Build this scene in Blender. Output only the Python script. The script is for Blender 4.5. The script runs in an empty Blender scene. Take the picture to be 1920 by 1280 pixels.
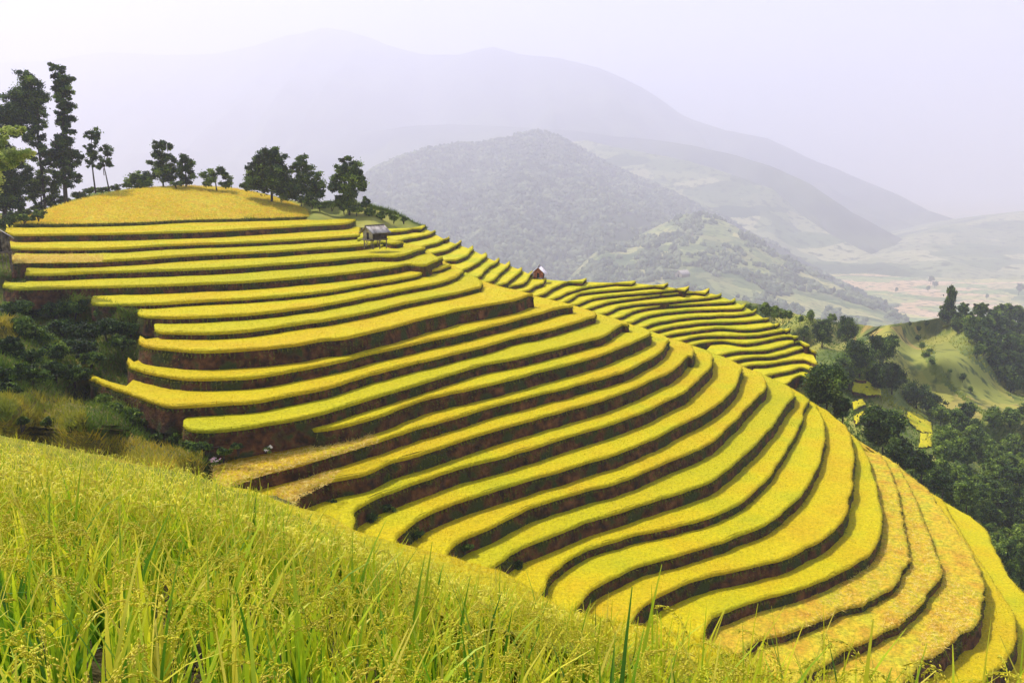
import bpy, math, random
import numpy as np
from mathutils import Vector
from mathutils.geometry import delaunay_2d_cdt

rng = np.random.default_rng(7)
random.seed(7)
SC = bpy.context.scene
COL = SC.collection

# ------------------------------------------------------------------ camera
V0, F = 330.0, 1500.0            # horizon row and focal length for a 1920 px wide frame
TH = math.atan((640 - V0) / F)
cam_d = bpy.data.cameras.new("camera")
cam = bpy.data.objects.new("camera", cam_d)
COL.objects.link(cam)
cam_d.sensor_width = 36.0
cam_d.lens = 36.0 * F / 1920.0
cam_d.clip_start = 0.05
cam_d.clip_end = 40000
cam.rotation_euler = (math.pi / 2 - TH, 0, 0)
SC.camera = cam

# ------------------------------------------------------------------ world, sun, exposure
SUN_EL, SUN_AZ = math.radians(58), math.radians(-62)      # azimuth from +Y towards +X
world = bpy.data.worlds.new("World")
SC.world = world
world.use_nodes = True
nt = world.node_tree
bg = nt.nodes["Background"]
sky = nt.nodes.new("ShaderNodeTexSky")
sky.sky_type = 'NISHITA'
sky.sun_disc = False
sky.sun_elevation = SUN_EL
sky.sun_rotation = SUN_AZ
sky.altitude = 1200
sky.air_density = 1.0
sky.dust_density = 2.0
nt.links.new(sky.outputs[0], bg.inputs[0])
bg.inputs[1].default_value = 0.12
sd = bpy.data.lights.new("sun", 'SUN')
sd.energy = 5.0
sd.angle = math.radians(0.6)
sd.color = (1.0, 0.955, 0.88)
sun = bpy.data.objects.new("sun", sd)
COL.objects.link(sun)
sdir = Vector((math.sin(SUN_AZ) * math.cos(SUN_EL), math.cos(SUN_AZ) * math.cos(SUN_EL), math.sin(SUN_EL)))
sun.rotation_euler = sdir.to_track_quat('Z', 'Y').to_euler()
SC.view_settings.view_transform = 'Standard'
SC.view_settings.look = 'None'
SC.view_settings.gamma = 1
SC.view_settings.use_curve_mapping = False
SC.view_settings.exposure = 0.82
SC.cycles.volume_bounces = 2
SC.cycles.max_bounces = 6
SC.cycles.transparent_max_bounces = 6
SC.cycles.use_denoising = True
try:
    SC.cycles.denoiser = 'OPENIMAGEDENOISE'
except Exception:
    pass

# ------------------------------------------------------------------ picture point -> place in the world
def rays(uv):
    uv = np.asarray(uv, float).reshape(-1, 2)
    t = (640 - uv[:, 1]) / F
    return np.stack([(uv[:, 0] - 960) / F, math.cos(TH) + t * math.sin(TH), -math.sin(TH) + t * math.cos(TH)], 1)

def at_z(uv, h):                 # on the level plane h metres below the eye
    r = rays(uv)
    return r * (-h / r[:, 2])[:, None]

def at_d(uv, d):                 # at the forward distance d
    r = rays(uv)
    return r * (np.asarray(d, float) / r[:, 1])[:, None]

def to_px(p):
    y = p[:, 1] * math.cos(TH) - p[:, 2] * math.sin(TH)
    z = p[:, 1] * math.sin(TH) + p[:, 2] * math.cos(TH)
    return 960 + F * p[:, 0] / y, 640 - F * z / y

_ph = [(rng.normal(size=(10, 3)), rng.uniform(0, 6.28, 10)) for _ in range(8)]
def noise(p, scale, octaves=3, seed=0):
    p = np.asarray(p, float)
    out = np.zeros(len(p)); a = 1.0; s = 1.0 / scale; tot = 0
    for o in range(octaves):
        k, ph = _ph[(seed + o) % 8]
        kk = k / np.linalg.norm(k, axis=1)[:, None] * np.linspace(.6, 1.7, 10)[:, None]
        out += a * np.sin((p[:, :3] @ kk.T) * s * 3.0 + ph + seed).sum(1) / 4.5
        tot += a; a *= .5; s *= 2.1
    return out / tot

# ------------------------------------------------------------------ mesh helpers
def link(name, me, m, parent=None):
    o = bpy.data.objects.new(name, me)
    COL.objects.link(o)
    if m is not None:
        for x in (m if isinstance(m, list) else [m]):
            me.materials.append(x)
    if parent is not None:
        o.parent = parent
    return o

def raw(verts, loops, nper, smooth=False, tint=None, mat_idx=None):
    """mesh from arrays: loops = flat vertex index array, nper = verts per face (int or array)"""
    verts = np.asarray(verts, np.float32); loops = np.asarray(loops, np.int32).ravel()
    nf = len(loops) // nper if np.isscalar(nper) else len(nper)
    tot = np.full(nf, nper, np.int32) if np.isscalar(nper) else np.asarray(nper, np.int32)
    st = np.concatenate([[0], np.cumsum(tot)[:-1]]).astype(np.int32)
    me = bpy.data.meshes.new("mesh")
    me.vertices.add(len(verts)); me.vertices.foreach_set("co", verts.ravel())
    me.loops.add(len(loops)); me.loops.foreach_set("vertex_index", loops)
    me.polygons.add(nf); me.polygons.foreach_set("loop_start", st)
    try:
        me.polygons.foreach_set("loop_total", tot)
    except Exception:
        pass
    if smooth:
        me.polygons.foreach_set("use_smooth", np.ones(nf, bool))
    if mat_idx is not None:
        me.polygons.foreach_set("material_index", np.asarray(mat_idx, np.int32))
    if tint is not None:
        a = me.attributes.new("tint", 'FLOAT', 'POINT')
        a.data.foreach_set("value", np.asarray(tint, np.float32))
    me.update(calc_edges=True)
    return me

def merge(parts):
    """parts: list of (verts, faces as (n,k) array, tint or None) all with the same k"""
    V, L, T, off = [], [], [], 0
    for v, f, t in parts:
        V.append(v); L.append(np.asarray(f) + off); off += len(v)
        T.append(np.zeros(len(v)) if t is None else np.broadcast_to(t, (len(v),)))
    return np.concatenate(V), np.concatenate(L), np.concatenate(T)

def grid_faces(nr, nc):
    i = np.arange((nr - 1) * (nc - 1)); r = i // (nc - 1); c = i % (nc - 1)
    a = r * nc + c
    return np.stack([a, a + 1, a + nc + 1, a + nc], 1)

def blades(base, dirv, length, width, tint=0.5):
    """one triangle leaf each"""
    n = len(base)
    rnd = rng.normal(size=(n, 3)); side = np.cross(dirv, rnd)
    side /= np.linalg.norm(side, axis=1)[:, None] + 1e-9
    w = np.broadcast_to(width, (n,))[:, None]; l = np.broadcast_to(length, (n,))[:, None]
    v = np.stack([base - side * w / 2, base + side * w / 2, base + dirv * l], 1).reshape(-1, 3)
    return v, np.arange(3 * n).reshape(-1, 3), np.repeat(np.broadcast_to(tint, (n,)), 3)

def leaf_quads(c, size, tint, flat=0.0):
    n = len(c)
    a = rng.normal(size=(n, 3)); a[:, 2] *= (1 - flat); a /= np.linalg.norm(a, axis=1)[:, None]
    b = np.cross(a, rng.normal(size=(n, 3))); b /= np.linalg.norm(b, axis=1)[:, None]
    s = np.broadcast_to(size, (n,))[:, None]
    v = np.stack([c - a * s, c - b * s * .55, c + a * s, c + b * s * .55], 1).reshape(-1, 3)
    return v, np.arange(4 * n).reshape(-1, 4), np.repeat(tint, 4)

def tube(path, radii, k=7):
    path = np.asarray(path, float); n = len(path); radii = np.broadcast_to(radii, (n,))
    t = np.gradient(path, axis=0); t /= np.linalg.norm(t, axis=1)[:, None] + 1e-9
    ref = np.array([0.3, 1, 0.1]); s = np.cross(t, ref); s /= np.linalg.norm(s, axis=1)[:, None] + 1e-9
    b = np.cross(t, s)
    an = np.linspace(0, 2 * math.pi, k, endpoint=False)
    v = path[:, None, :] + radii[:, None, None] * (np.cos(an)[None, :, None] * s[:, None, :] + np.sin(an)[None, :, None] * b[:, None, :])
    f = []
    for i in range(n - 1):
        for j in range(k):
            j2 = (j + 1) % k
            f.append((i * k + j, i * k + j2, (i + 1) * k + j2, (i + 1) * k + j))
    return v.reshape(-1, 3), np.array(f), None

def box(x0, x1, y0, y1, z0, z1):
    v = np.array([(x, y, z) for z in (z0, z1) for y in (y0, y1) for x in (x0, x1)], float)
    f = np.array([(0, 2, 3, 1), (4, 5, 7, 6), (0, 1, 5, 4), (1, 3, 7, 5), (3, 2, 6, 7), (2, 0, 4, 6)])
    return v, f, None

def tag(o, label=None, cat=None, group=None, kind=None):
    if label: o["label"] = label
    if cat: o["category"] = cat
    if group: o["group"] = group
    if kind: o["kind"] = kind
    return o

def empty(name, loc=(0, 0, 0), rz=0.0):
    o = bpy.data.objects.new(name, None)
    o.empty_display_size = .5
    COL.objects.link(o); o.location = loc; o.rotation_euler = (0, 0, rz)
    return o

# ------------------------------------------------------------------ materials
def mat(name, stops, scale=1.0, detail=5.0, rough=0.8, transl=0.0, bump=0.0, bscale=None, attr=None,
        second=None, coord='Position', spec=0.2, distort=0.0, fine=None):
    """noise coloured surface; attr = (colour a, colour b) mixed by the 'tint' attribute first"""
    m = bpy.data.materials.new(name); m.use_nodes = True
    n = m.node_tree.nodes; l = m.node_tree.links
    b = n["Principled BSDF"]; b.inputs["Roughness"].default_value = rough
    b.inputs["Specular IOR Level"].default_value = spec
    if coord == 'Position':
        g = n.new("ShaderNodeNewGeometry"); co = g.outputs["Position"]
    else:
        g = n.new("ShaderNodeTexCoord"); co = g.outputs[coord]
    tx = n.new("ShaderNodeTexNoise"); tx.inputs["Scale"].default_value = scale
    tx.inputs["Detail"].default_value = detail; tx.inputs["Distortion"].default_value = distort
    l.new(co, tx.inputs["Vector"])
    cr = n.new("ShaderNodeValToRGB")
    el = cr.color_ramp.elements
    while len(el) < len(stops): el.new(0.5)
    for e, (p, c) in zip(el, stops):
        e.position = p; e.color = (*c, 1)
    l.new(tx.outputs["Fac"], cr.inputs[0])
    out = cr.outputs[0]
    if second:                       # (scale, (pos0,pos1), colour): broad patches laid over
        t2 = n.new("ShaderNodeTexNoise"); t2.inputs["Scale"].default_value = second[0]; t2.inputs["Detail"].default_value = 3
        l.new(co, t2.inputs["Vector"])
        mr = n.new("ShaderNodeMapRange"); mr.inputs[1].default_value, mr.inputs[2].default_value = second[1]
        l.new(t2.outputs["Fac"], mr.inputs[0])
        mx = n.new("ShaderNodeMixRGB"); l.new(mr.outputs[0], mx.inputs[0]); l.new(out, mx.inputs[1])
        mx.inputs[2].default_value = (*second[2], 1); out = mx.outputs[0]
    if attr:
        at = n.new("ShaderNodeAttribute"); at.attribute_name = "tint"
        c2 = n.new("ShaderNodeValToRGB"); e2 = c2.color_ramp.elements
        while len(e2) < len(attr): e2.new(0.5)
        for e, (p, c) in zip(e2, attr): e.position = p; e.color = (*c, 1)
        l.new(at.outputs["Fac"], c2.inputs[0])
        mx = n.new("ShaderNodeMixRGB"); mx.blend_type = 'MULTIPLY'; mx.inputs[0].default_value = 1
        l.new(out, mx.inputs[1]); l.new(c2.outputs[0], mx.inputs[2]); out = mx.outputs[0]
    if fine:
        t3 = n.new("ShaderNodeTexNoise"); t3.inputs["Scale"].default_value = fine[0]; t3.inputs["Detail"].default_value = 6; t3.inputs["Roughness"].default_value = .7
        l.new(co, t3.inputs["Vector"])
        m3 = n.new("ShaderNodeMapRange"); m3.inputs[1].default_value = .36; m3.inputs[2].default_value = .62; m3.inputs[3].default_value = fine[1]; m3.inputs[4].default_value = 1.1
        l.new(t3.outputs["Fac"], m3.inputs[0])
        mx = n.new("ShaderNodeVectorMath"); mx.operation = 'SCALE'; l.new(out, mx.inputs[0]); l.new(m3.outputs[0], mx.inputs["Scale"]); out = mx.outputs[0]
    l.new(out, b.inputs["Base Color"])
    if bump:
        tb = n.new("ShaderNodeTexNoise"); tb.inputs["Scale"].default_value = bscale or scale * 3; tb.inputs["Detail"].default_value = 6
        l.new(co, tb.inputs["Vector"])
        bp = n.new("ShaderNodeBump"); bp.inputs["Strength"].default_value = bump; bp.inputs["Distance"].default_value = 0.3
        l.new(tb.outputs["Fac"], bp.inputs["Height"]); l.new(bp.outputs[0], b.inputs["Normal"])
    if transl:
        tr = n.new("ShaderNodeBsdfTranslucent"); l.new(out, tr.inputs[0])
        ms = n.new("ShaderNodeMixShader"); ms.inputs[0].default_value = transl
        l.new(b.outputs[0], ms.inputs[1]); l.new(tr.outputs[0], ms.inputs[2])
        l.new(ms.outputs[0], n["Material Output"].inputs[0])
    m.cycles.use_transparent_shadow = False if hasattr(m, 'cycles') and hasattr(m.cycles, 'use_transparent_shadow') else False
    return m

M = {}
GOLD, YEL, LIME = (0.75, 0.53, 0.004), (0.74, 0.61, 0.004), (0.60, 0.56, 0.006)
M['rice'] = mat('ripe_rice', [(.30, LIME), (.47, YEL), (.68, GOLD)], .16, 6, .75, .25, .8, 4.0, fine=(3.2, .78))
M['rice_bl'] = mat('ripe_rice_leaves', [(.30, LIME), (.47, (.72, .60, .010)), (.68, (.74, .51, .010))], .16, 6, .7, .35, fine=(3, .75))
M['rice_gold'] = mat('golden_rice', [(.34, (.70, .62, .03)), (.50, (.82, .60, .03)), (.68, (.74, .42, .03))], .5, 7, .75, .25, .9, 3.0, fine=(2.0, .58))
M['rice_gold_bl'] = mat('golden_rice_leaves', [(.30, (.80, .74, .06)), (.50, (.92, .72, .07)), (.72, (.90, .58, .08))], .9, 6, .7, .35, fine=(2.5, .7))
M['rice_straw'] = mat('cut_rice_straw', [(.35, (.72, .50, .08)), (.50, (.62, .36, .05)), (.68, (.36, .17, .03))], .9, 8, .8, .1, .8, 3.0)
M['rice_straw_bl'] = mat('rice_straw_leaves', [(.35, (.92, .76, .28)), (.52, (.85, .60, .14)), (.70, (.6, .34, .06))], 1.6, 8, .8, .25)
M['rice_far'] = mat('far_rice', [(.30, (.56, .56, .010)), (.50, (.72, .62, .010)), (.72, (.78, .63, .02))], .12, 5, .75, .25, .6, 3.0, fine=(1.4, .82))
M['rice_b'] = mat('ripe_rice_green', [(.30, LIME), (.50, (.67, .58, .005)), (.74, (.72, .55, .005))], .12, 6, .75, .25, .8, 4.0, fine=(3.2, .78))
M['rice_b_bl'] = mat('ripe_rice_green_leaves', [(.30, LIME), (.50, (.66, .60, .01)), (.74, (.74, .58, .01))], .12, 6, .7, .35, fine=(3, .7))
M['rice_c'] = mat('ripe_rice_amber', [(.32, YEL), (.52, (.75, .56, .005)), (.72, (.73, .50, .007))], .2, 6, .75, .25, .8, 4.0, fine=(3.2, .78))
M['rice_c_bl'] = mat('ripe_rice_amber_leaves', [(.32, (.72, .60, .01)), (.52, (.76, .57, .01)), (.72, (.75, .49, .01))], .2, 6, .7, .35, fine=(3, .7))
M['bank'] = mat('red_earth_bank', [(.34, (.030, .016, .007)), (.50, (.10, .038, .013)), (.68, (.24, .095, .032))], 1.1, 9, .95, 0, 1.0, 4.0,
                second=(.55, (.50, .60), (.045, .055, .010)))
M['lip'] = mat('bank_grass', [(.35, (.06, .09, .01)), (.6, (.22, .22, .02))], 1.5, 4, .8, .25)
M['brush'] = mat('dry_brush_ground', [(.35, (.05, .055, .012)), (.5, (.13, .12, .02)), (.68, (.23, .17, .03))], .35, 8, .95, 0, .8, 3.0)
M['grass_t'] = mat('slope_grass', [(.3, (.75, .75, .75)), (.7, (1, 1, 1))], 2, 3, .8, .3,
                   attr=[(0.0, (.04, .08, .01)), (.4, (.15, .24, .02)), (.7, (.38, .36, .03)), (1.0, (.72, .50, .04))])
M['leaf'] = mat('tree_leaves', [(.3, (.7, .7, .7)), (.7, (1.15, 1.15, 1.15))], .8, 3, .6, .25,
                attr=[(0, (.012, .028, .005)), (.42, (.055, .105, .014)), (.7, (.15, .24, .025)), (1, (.34, .44, .05))], spec=.3)
M['leaf_lime'] = mat('lime_leaves', [(.3, (.7, .7, .7)), (.7, (1, 1, 1))], .8, 3, .6, .45,
                     attr=[(0, (.20, .30, .04)), (.5, (.5, .6, .12)), (1, (.8, .8, .25))])
M['trunk'] = mat('bark', [(.35, (.025, .018, .014)), (.65, (.09, .07, .055))], 3, 6, .9, 0, .6, 8)
M['trunk_pale'] = mat('pale_bark', [(.35, (.25, .22, .18)), (.65, (.45, .42, .36))], 3, 6, .9, 0, .6, 8)
M['slope'] = mat('green_slope', [(.34, (.06, .095, .015)), (.48, (.16, .19, .03)), (.62, (.30, .28, .05))], .05, 9, .9, 0, .7, .6)
M['hill'] = mat('wooded_hill', [(.34, (.018, .028, .012)), (.5, (.035, .05, .018)), (.68, (.07, .085, .03))], .012, 9, .95, 0, 1.0, .08)
M['mount'] = mat('mountain', [(.36, (.015, .028, .014)), (.5, (.04, .055, .022)), (.64, (.10, .12, .045))], .0016, 10, .95, 0, 1.0, .01)
M['canopy'] = mat('far_canopy', [(.32, (.030, .045, .025)), (.5, (.085, .11, .055)), (.68, (.22, .25, .12))], .018, 9, .9)
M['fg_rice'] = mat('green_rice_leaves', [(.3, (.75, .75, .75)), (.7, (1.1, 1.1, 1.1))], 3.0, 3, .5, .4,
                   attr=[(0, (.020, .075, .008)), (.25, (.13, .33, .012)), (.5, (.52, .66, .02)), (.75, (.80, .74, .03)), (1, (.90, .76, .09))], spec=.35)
M['fg_soil'] = mat('paddy_floor', [(.35, (.03, .022, .01)), (.65, (.10, .08, .02))], 1.5, 8, .95, 0, .8, 8)
M['fg_base'] = mat('rice_canopy', [(.33, (.26, .32, .012)), (.5, (.42, .40, .012)), (.7, (.56, .40, .015))], .5, 8, .8, .15, 1.0, 8, fine=(6, .4))
M['tongue'] = mat('olive_rice', [(.33, (.42, .42, .01)), (.5, (.60, .50, .01)), (.7, (.66, .44, .015))], .30, 8, .8, .2, .9, 5, fine=(3, .7))

def fields_mat(name, scale, cols, squash=2.0, mixn=0.35):
    m = bpy.data.materials.new(name); m.use_nodes = True
    n = m.node_tree.nodes; l = m.node_tree.links
    b = n["Principled BSDF"]; b.inputs["Roughness"].default_value = .9; b.inputs["Specular IOR Level"].default_value = .1
    g = n.new("ShaderNodeNewGeometry"); mp = n.new("ShaderNodeMapping"); mp.inputs["Scale"].default_value = (1, squash, squash)
    nz = n.new("ShaderNodeTexNoise"); nz.inputs["Scale"].default_value = scale * .8; nz.inputs["Detail"].default_value = 4
    add = n.new("ShaderNodeVectorMath"); add.operation = 'MULTIPLY_ADD'
    l.new(g.outputs["Position"], mp.inputs[0]); l.new(g.outputs["Position"], nz.inputs["Vector"])
    l.new(nz.outputs["Color"], add.inputs[0]); add.inputs[1].default_value = (1.2 / scale,) * 3; l.new(mp.outputs[0], add.inputs[2])
    vo = n.new("ShaderNodeTexVoronoi"); vo.inputs["Scale"].default_value = scale; l.new(add.outputs[0], vo.inputs["Vector"])
    sp = n.new("ShaderNodeSeparateColor"); l.new(vo.outputs["Color"], sp.inputs[0])
    cr = n.new("ShaderNodeValToRGB"); e = cr.color_ramp.elements
    while len(e) < len(cols): e.new(.5)
    for x, (p, c) in zip(e, cols): x.position = p; x.color = (*c, 1)
    l.new(sp.outputs[0], cr.inputs[0])
    n2 = n.new("ShaderNodeTexNoise"); n2.inputs["Scale"].default_value = scale * 6; n2.inputs["Detail"].default_value = 8
    l.new(g.outputs["Position"], n2.inputs["Vector"])
    mr = n.new("ShaderNodeMapRange"); mr.inputs[1].default_value = .52; mr.inputs[2].default_value = .66
    l.new(n2.outputs["Fac"], mr.inputs[0])
    ml = n.new("ShaderNodeMath"); ml.operation = 'MULTIPLY'; ml.inputs[1].default_value = mixn * 2; l.new(mr.outputs[0], ml.inputs[0])
    mx = n.new("ShaderNodeMixRGB"); l.new(ml.outputs[0], mx.inputs[0]); l.new(cr.outputs[0], mx.inputs[1])
    mx.inputs[2].default_value = (.04, .065, .02, 1)
    l.new(mx.outputs[0], b.inputs["Base Color"])
    return m
M['valley'] = fields_mat('valley_fields', .0075, [(0, (.52, .36, .18)), (.3, (.60, .42, .25)), (.55, (.20, .28, .09)), (.75, (.48, .42, .15)), (1, (.07, .13, .05))], 1.8, .5)
M['hillfields'] = fields_mat('hillside_fields', .010, [(0, (.10, .14, .05)), (.35, (.28, .30, .10)), (.55, (.07, .11, .04)), (.8, (.42, .38, .14)), (1, (.16, .20, .07))], 1.6, .5)
M['farfields'] = fields_mat('far_fields', .0045, [(0, (.05, .08, .04)), (.3, (.26, .28, .12)), (.5, (.12, .16, .07)), (.8, (.38, .36, .18)), (1, (.10, .14, .06))], 1.5, .5)
M['slopefields'] = fields_mat('slope_fields', .028, [(0, (.26, .27, .05)), (.3, (.36, .31, .06)), (.55, (.20, .23, .04)), (.8, (.42, .30, .08)), (1, (.30, .30, .06))], 1.0, .45)

# ------------------------------------------------------------------ traced terrace edges (picture points)
DK=[(1,11,431),(2,8,457),(3,10,477),(4,11,503),(5,14,532),(6,9,563),(7,11,592),(8,12,622),(9,31,659),(10,21,711),(11,20,757),(12,22,780),(13,25,745),(14,22,792),(15,28,840),(16,25,825),(17,25,882),(18,25,932),(19,27,997),(20,17,1010),(21,22,1062),(22,27,1085),(23,22,1107),(24,15,1135),(25,18,1190),(26,35,1225),(27,33,1240),(28,30,1260)]
NEAR={
1:[(12,438),(30,443),(120,442),(200,441),(280,439),(380,436),(480,431),(600,424),(650,421),(668,414)],
2:[(5,462),(35,469),(190,469),(300,463),(400,459),(480,456),(600,449),(672,444)],
3:[(25,492),(100,494),(190,492),(260,488),(380,480),(480,476),(600,468),(680,462),(715,456),(740,459),(757,456)],
4:[(50,517),(110,517),(200,513),(300,510),(400,506),(480,501),(600,492),(700,483),(745,483),(775,474),(795,468)],
5:[(8,540),(30,545),(100,543),(200,541),(300,538),(400,534),(480,530),(600,520),(680,511),(740,503),(765,498),(795,500),(815,492),(830,485)],
6:[(172,573),(200,575),(300,572),(400,566),(480,562),(605,550),(705,533),(770,522),(798,513),(825,507),(846,500)],
7:[(258,592),(275,597),(350,598),(400,596),(480,591),(605,575),(705,556),(780,541),(830,531),(855,521),(868,511)],
8:[(290,623),(300,627),(380,628),(430,626),(480,622),(555,611),(630,600),(705,585),(780,567),(855,552),(900,541)],
9:[(262,643),(275,652),(320,659),(380,663),(430,661),(480,658),(555,650),(605,641),(650,636),(730,617),(805,597),(880,580),(960,566),(990,556),(1000,556)],
10:[(240,683),(247,692),(270,700),(310,709),(360,714),(420,714),(480,710),(605,687),(680,670),(755,652),(855,630),(960,604),(1010,590),(1055,578),(1070,577)],
11:[(170,714),(200,728),(240,740),(280,756),(320,766),(400,762),(480,756),(605,732),(705,702),(805,677),(905,652),(960,637),(1035,620),(1100,600),(1115,596)],
12:[(345,803),(352,809),(370,812),(400,812),(440,808),(480,802),(560,788),(605,777),(655,762),(705,747),(805,717),(905,687),(960,676),(1060,652),(1135,630),(1165,611),(1175,612)],
13:[(583,808),(590,811),(655,800),(705,785),(755,767),(805,750),(880,732),(960,713),(1060,687),(1135,665),(1197,640),(1215,630)],
14:[(400,925),(470,901),(480,896),(605,862),(705,832),(780,807),(855,785),(960,755),(1060,730),(1160,702),(1220,674),(1245,655),(1250,645)],
15:[(520,985),(548,940),(565,925),(600,911),(650,899),(690,890),(730,872),(805,850),(880,824),(960,800),(1085,765),(1185,732),(1260,697),(1290,670),(1297,672)],
16:[(650,1025),(664,985),(662,966),(690,945),(730,927),(780,908),(855,882),(960,855),(1060,822),(1160,793),(1210,773),(1285,735),(1325,697),(1333,685)],
17:[(730,1045),(744,1010),(760,995),(792,972),(855,945),(960,911),(1060,882),(1160,852),(1260,807),(1335,766),(1370,738),(1385,712),(1388,697)],
18:[(825,1060),(845,1029),(870,1012),(905,997),(960,970),(1035,941),(1160,905),(1260,865),(1335,829),(1380,788),(1400,765),(1420,745),(1432,733)],
19:[(925,1085),(942,1052),(960,1039),(1000,1022),(1085,987),(1185,955),(1285,922),(1335,902),(1372,875),(1412,837),(1440,808),(1465,775),(1475,757),(1485,748)],
20:[(1020,1150),(1018,1108),(1024,1090),(1035,1077),(1060,1055),(1100,1035),(1185,1007),(1260,990),(1335,970),(1385,946),(1422,915),(1442,894),(1465,860),(1488,822),(1502,790),(1507,765),(1512,757)],
21:[(1098,1170),(1102,1114),(1120,1102),(1160,1082),(1210,1060),(1310,1032),(1400,1001),(1440,983),(1490,942),(1520,903),(1538,858),(1545,815),(1540,785),(1528,768)],
22:[(1190,1200),(1197,1148),(1210,1135),(1260,1107),(1322,1085),(1440,1058),(1490,1042),(1540,1015),(1565,995),(1583,970),(1593,930),(1598,895),(1599,860),(1594,825),(1584,803),(1572,793)],
23:[(1325,1230),(1333,1163),(1345,1155),(1385,1140),(1440,1123),(1515,1102),(1590,1067),(1630,1042),(1645,1015),(1650,975),(1643,930),(1636,900),(1628,870),(1615,840),(1599,820)],
24:[(1390,1250),(1420,1206),(1448,1197),(1503,1180),(1540,1167),(1580,1145),(1615,1135),(1652,1115),(1678,1095),(1692,1073),(1699,1064),(1704,1050),(1698,1010),(1688,960),(1676,910),(1660,868),(1648,851)],
25:[(1500,1300),(1540,1252),(1575,1225),(1615,1207),(1662,1187),(1690,1170),(1728,1130),(1752,1100),(1762,1070),(1752,1035),(1732,985),(1712,935),(1695,900),(1682,873)],
26:[(1650,1300),(1735,1240),(1752,1232),(1802,1195),(1828,1172),(1838,1135),(1843,1110),(1836,1075),(1818,1035),(1790,995),(1760,955),(1735,920),(1725,910)],
27:[(1800,1320),(1850,1272),(1880,1250),(1898,1210),(1903,1175),(1895,1150),(1872,1115),(1840,1065),(1805,1010),(1780,968),(1765,940)],
28:[(1860,1360),(1930,1290),(1962,1235),(1968,1190),(1950,1150),(1915,1110),(1888,1082),(1870,1045),(1850,1002),(1820,972)],
}
FAR=[
[(715,438),(755,434),(785,428),(798,424)],
[(757,450),(780,446),(805,440),(816,434)],
[(797,462),(817,457),(838,449),(842,446)],
[(812,476),(837,470),(862,457),(865,453)],
[(837,490),(855,489),(875,480),(887,467),(886,463)],
[(872,506),(890,497),(910,483),(911,476)],
[(897,520),(912,505),(933,492),(935,486)],
[(925,526),(935,515),(952,502),(955,492)],
[(947,532),(955,526),(972,514),(979,504)],
[(962,537),(982,532),(992,520),(998,510)],
[(992,545),(1005,537),(1020,530),(1024,524)],
[(1020,552),(1035,542),(1060,531),(1090,527),(1100,524)],
[(1049,557),(1065,549),(1097,540),(1135,535),(1192,529)],
[(1065,565),(1085,552),(1135,546),(1185,542),(1248,535),(1252,532)],
[(1087,570),(1110,561),(1160,554),(1210,550),(1285,542),(1292,539)],
[(1107,578),(1135,569),(1185,561),(1260,552),(1318,548),(1330,543)],
[(1137,587),(1160,577),(1210,570),(1272,565),(1345,557),(1352,552)],
[(1164,595),(1185,585),(1222,577),(1285,572),(1372,567),(1378,561)],
[(1185,605),(1210,594),(1247,587),(1310,582),(1390,579),(1398,571)],
[(1212,612),(1235,605),(1285,597),(1335,593),(1385,591),(1412,586),(1418,581)],
[(1232,620),(1272,612),(1322,606),(1385,604),(1430,600),(1442,598)],
[(1255,629),(1297,622),(1347,616),(1400,619),(1447,613),(1462,608)],
[(1279,639),(1310,632),(1347,630),(1412,630),(1472,620),(1482,618)],
[(1307,646),(1350,640),(1400,645),(1472,632),(1497,633)],
[(1356,665),(1387,659),(1437,657),(1497,642),(1518,650)],
[(1380,676),(1412,671),(1450,669),(1507,655),(1530,662)],
[(1400,687),(1437,684),(1505,675),(1532,684)],
[(1441,704),(1477,697),(1505,690),(1540,703)],
[(1477,720),(1490,709),(1505,705),(1548,724)],
]

# ------------------------------------------------------------------ rice terraces
def catmull(pts, step=5.0):
    p = np.asarray(pts, float)
    q = np.vstack([2 * p[0] - p[1], p, 2 * p[-1] - p[-2]])
    out = []
    for i in range(1, len(q) - 2):
        a, b, c, d = q[i - 1], q[i], q[i + 1], q[i + 2]
        n = max(2, int(np.linalg.norm(c - b) / step))
        # centripetal-ish: limit tangents so close corners do not overshoot
        L = np.linalg.norm(c - b)
        t1 = (c - a); t2 = (d - b)
        m1 = t1 / (np.linalg.norm(t1) + 1e-9) * min(np.linalg.norm(t1) * .5, L)
        m2 = t2 / (np.linalg.norm(t2) + 1e-9) * min(np.linalg.norm(t2) * .5, L)
        for s in np.arange(n) / n:
            h1 = 2 * s**3 - 3 * s**2 + 1; h2 = s**3 - 2 * s**2 + s; h3 = -2 * s**3 + 3 * s**2; h4 = s**3 - s**2
            out.append(h1 * b + h2 * m1 + h3 * c + h4 * m2)
    out.append(p[-1])
    return np.array(out)

SIL = np.array([(-300, 430), (-200, 427), (30, 412), (606, 398), (668, 406), (715, 441), (740, 450), (790, 462), (815, 478), (840, 494),
                (872, 510), (897, 522), (947, 538), (992, 550), (1017, 557), (1062, 568), (1107, 582), (1160, 599), (1210, 616), (1255, 633),
                (1310, 651), (1357, 668), (1400, 689), (1440, 705), (1477, 723), (1500, 736), (1520, 752), (1550, 768), (1570, 790),
                (1588, 811), (1612, 824), (1622, 845), (1655, 852), (1690, 877), (1712, 898), (1735, 917), (1760, 934), (1815, 966),
                (1845, 990), (1865, 1025), (1890, 1078), (1920, 1105), (1990, 1150), (2400, 1300)], float)
SILF = np.array([(560, 420), (715, 424), (795, 422), (816, 434), (838, 446), (862, 455), (885, 463), (908, 475), (932, 487), (955, 493), (980, 503),
                 (1010, 518), (1060, 522), (1110, 524), (1190, 526), (1250, 532), (1290, 540), (1340, 546), (1380, 562), (1400, 572),
                 (1430, 590), (1450, 603), (1475, 615), (1490, 628), (1515, 645), (1535, 665), (1700, 740)], float)
def sil(S, u): return np.interp(u, S[:, 0], S[:, 1])

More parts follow.
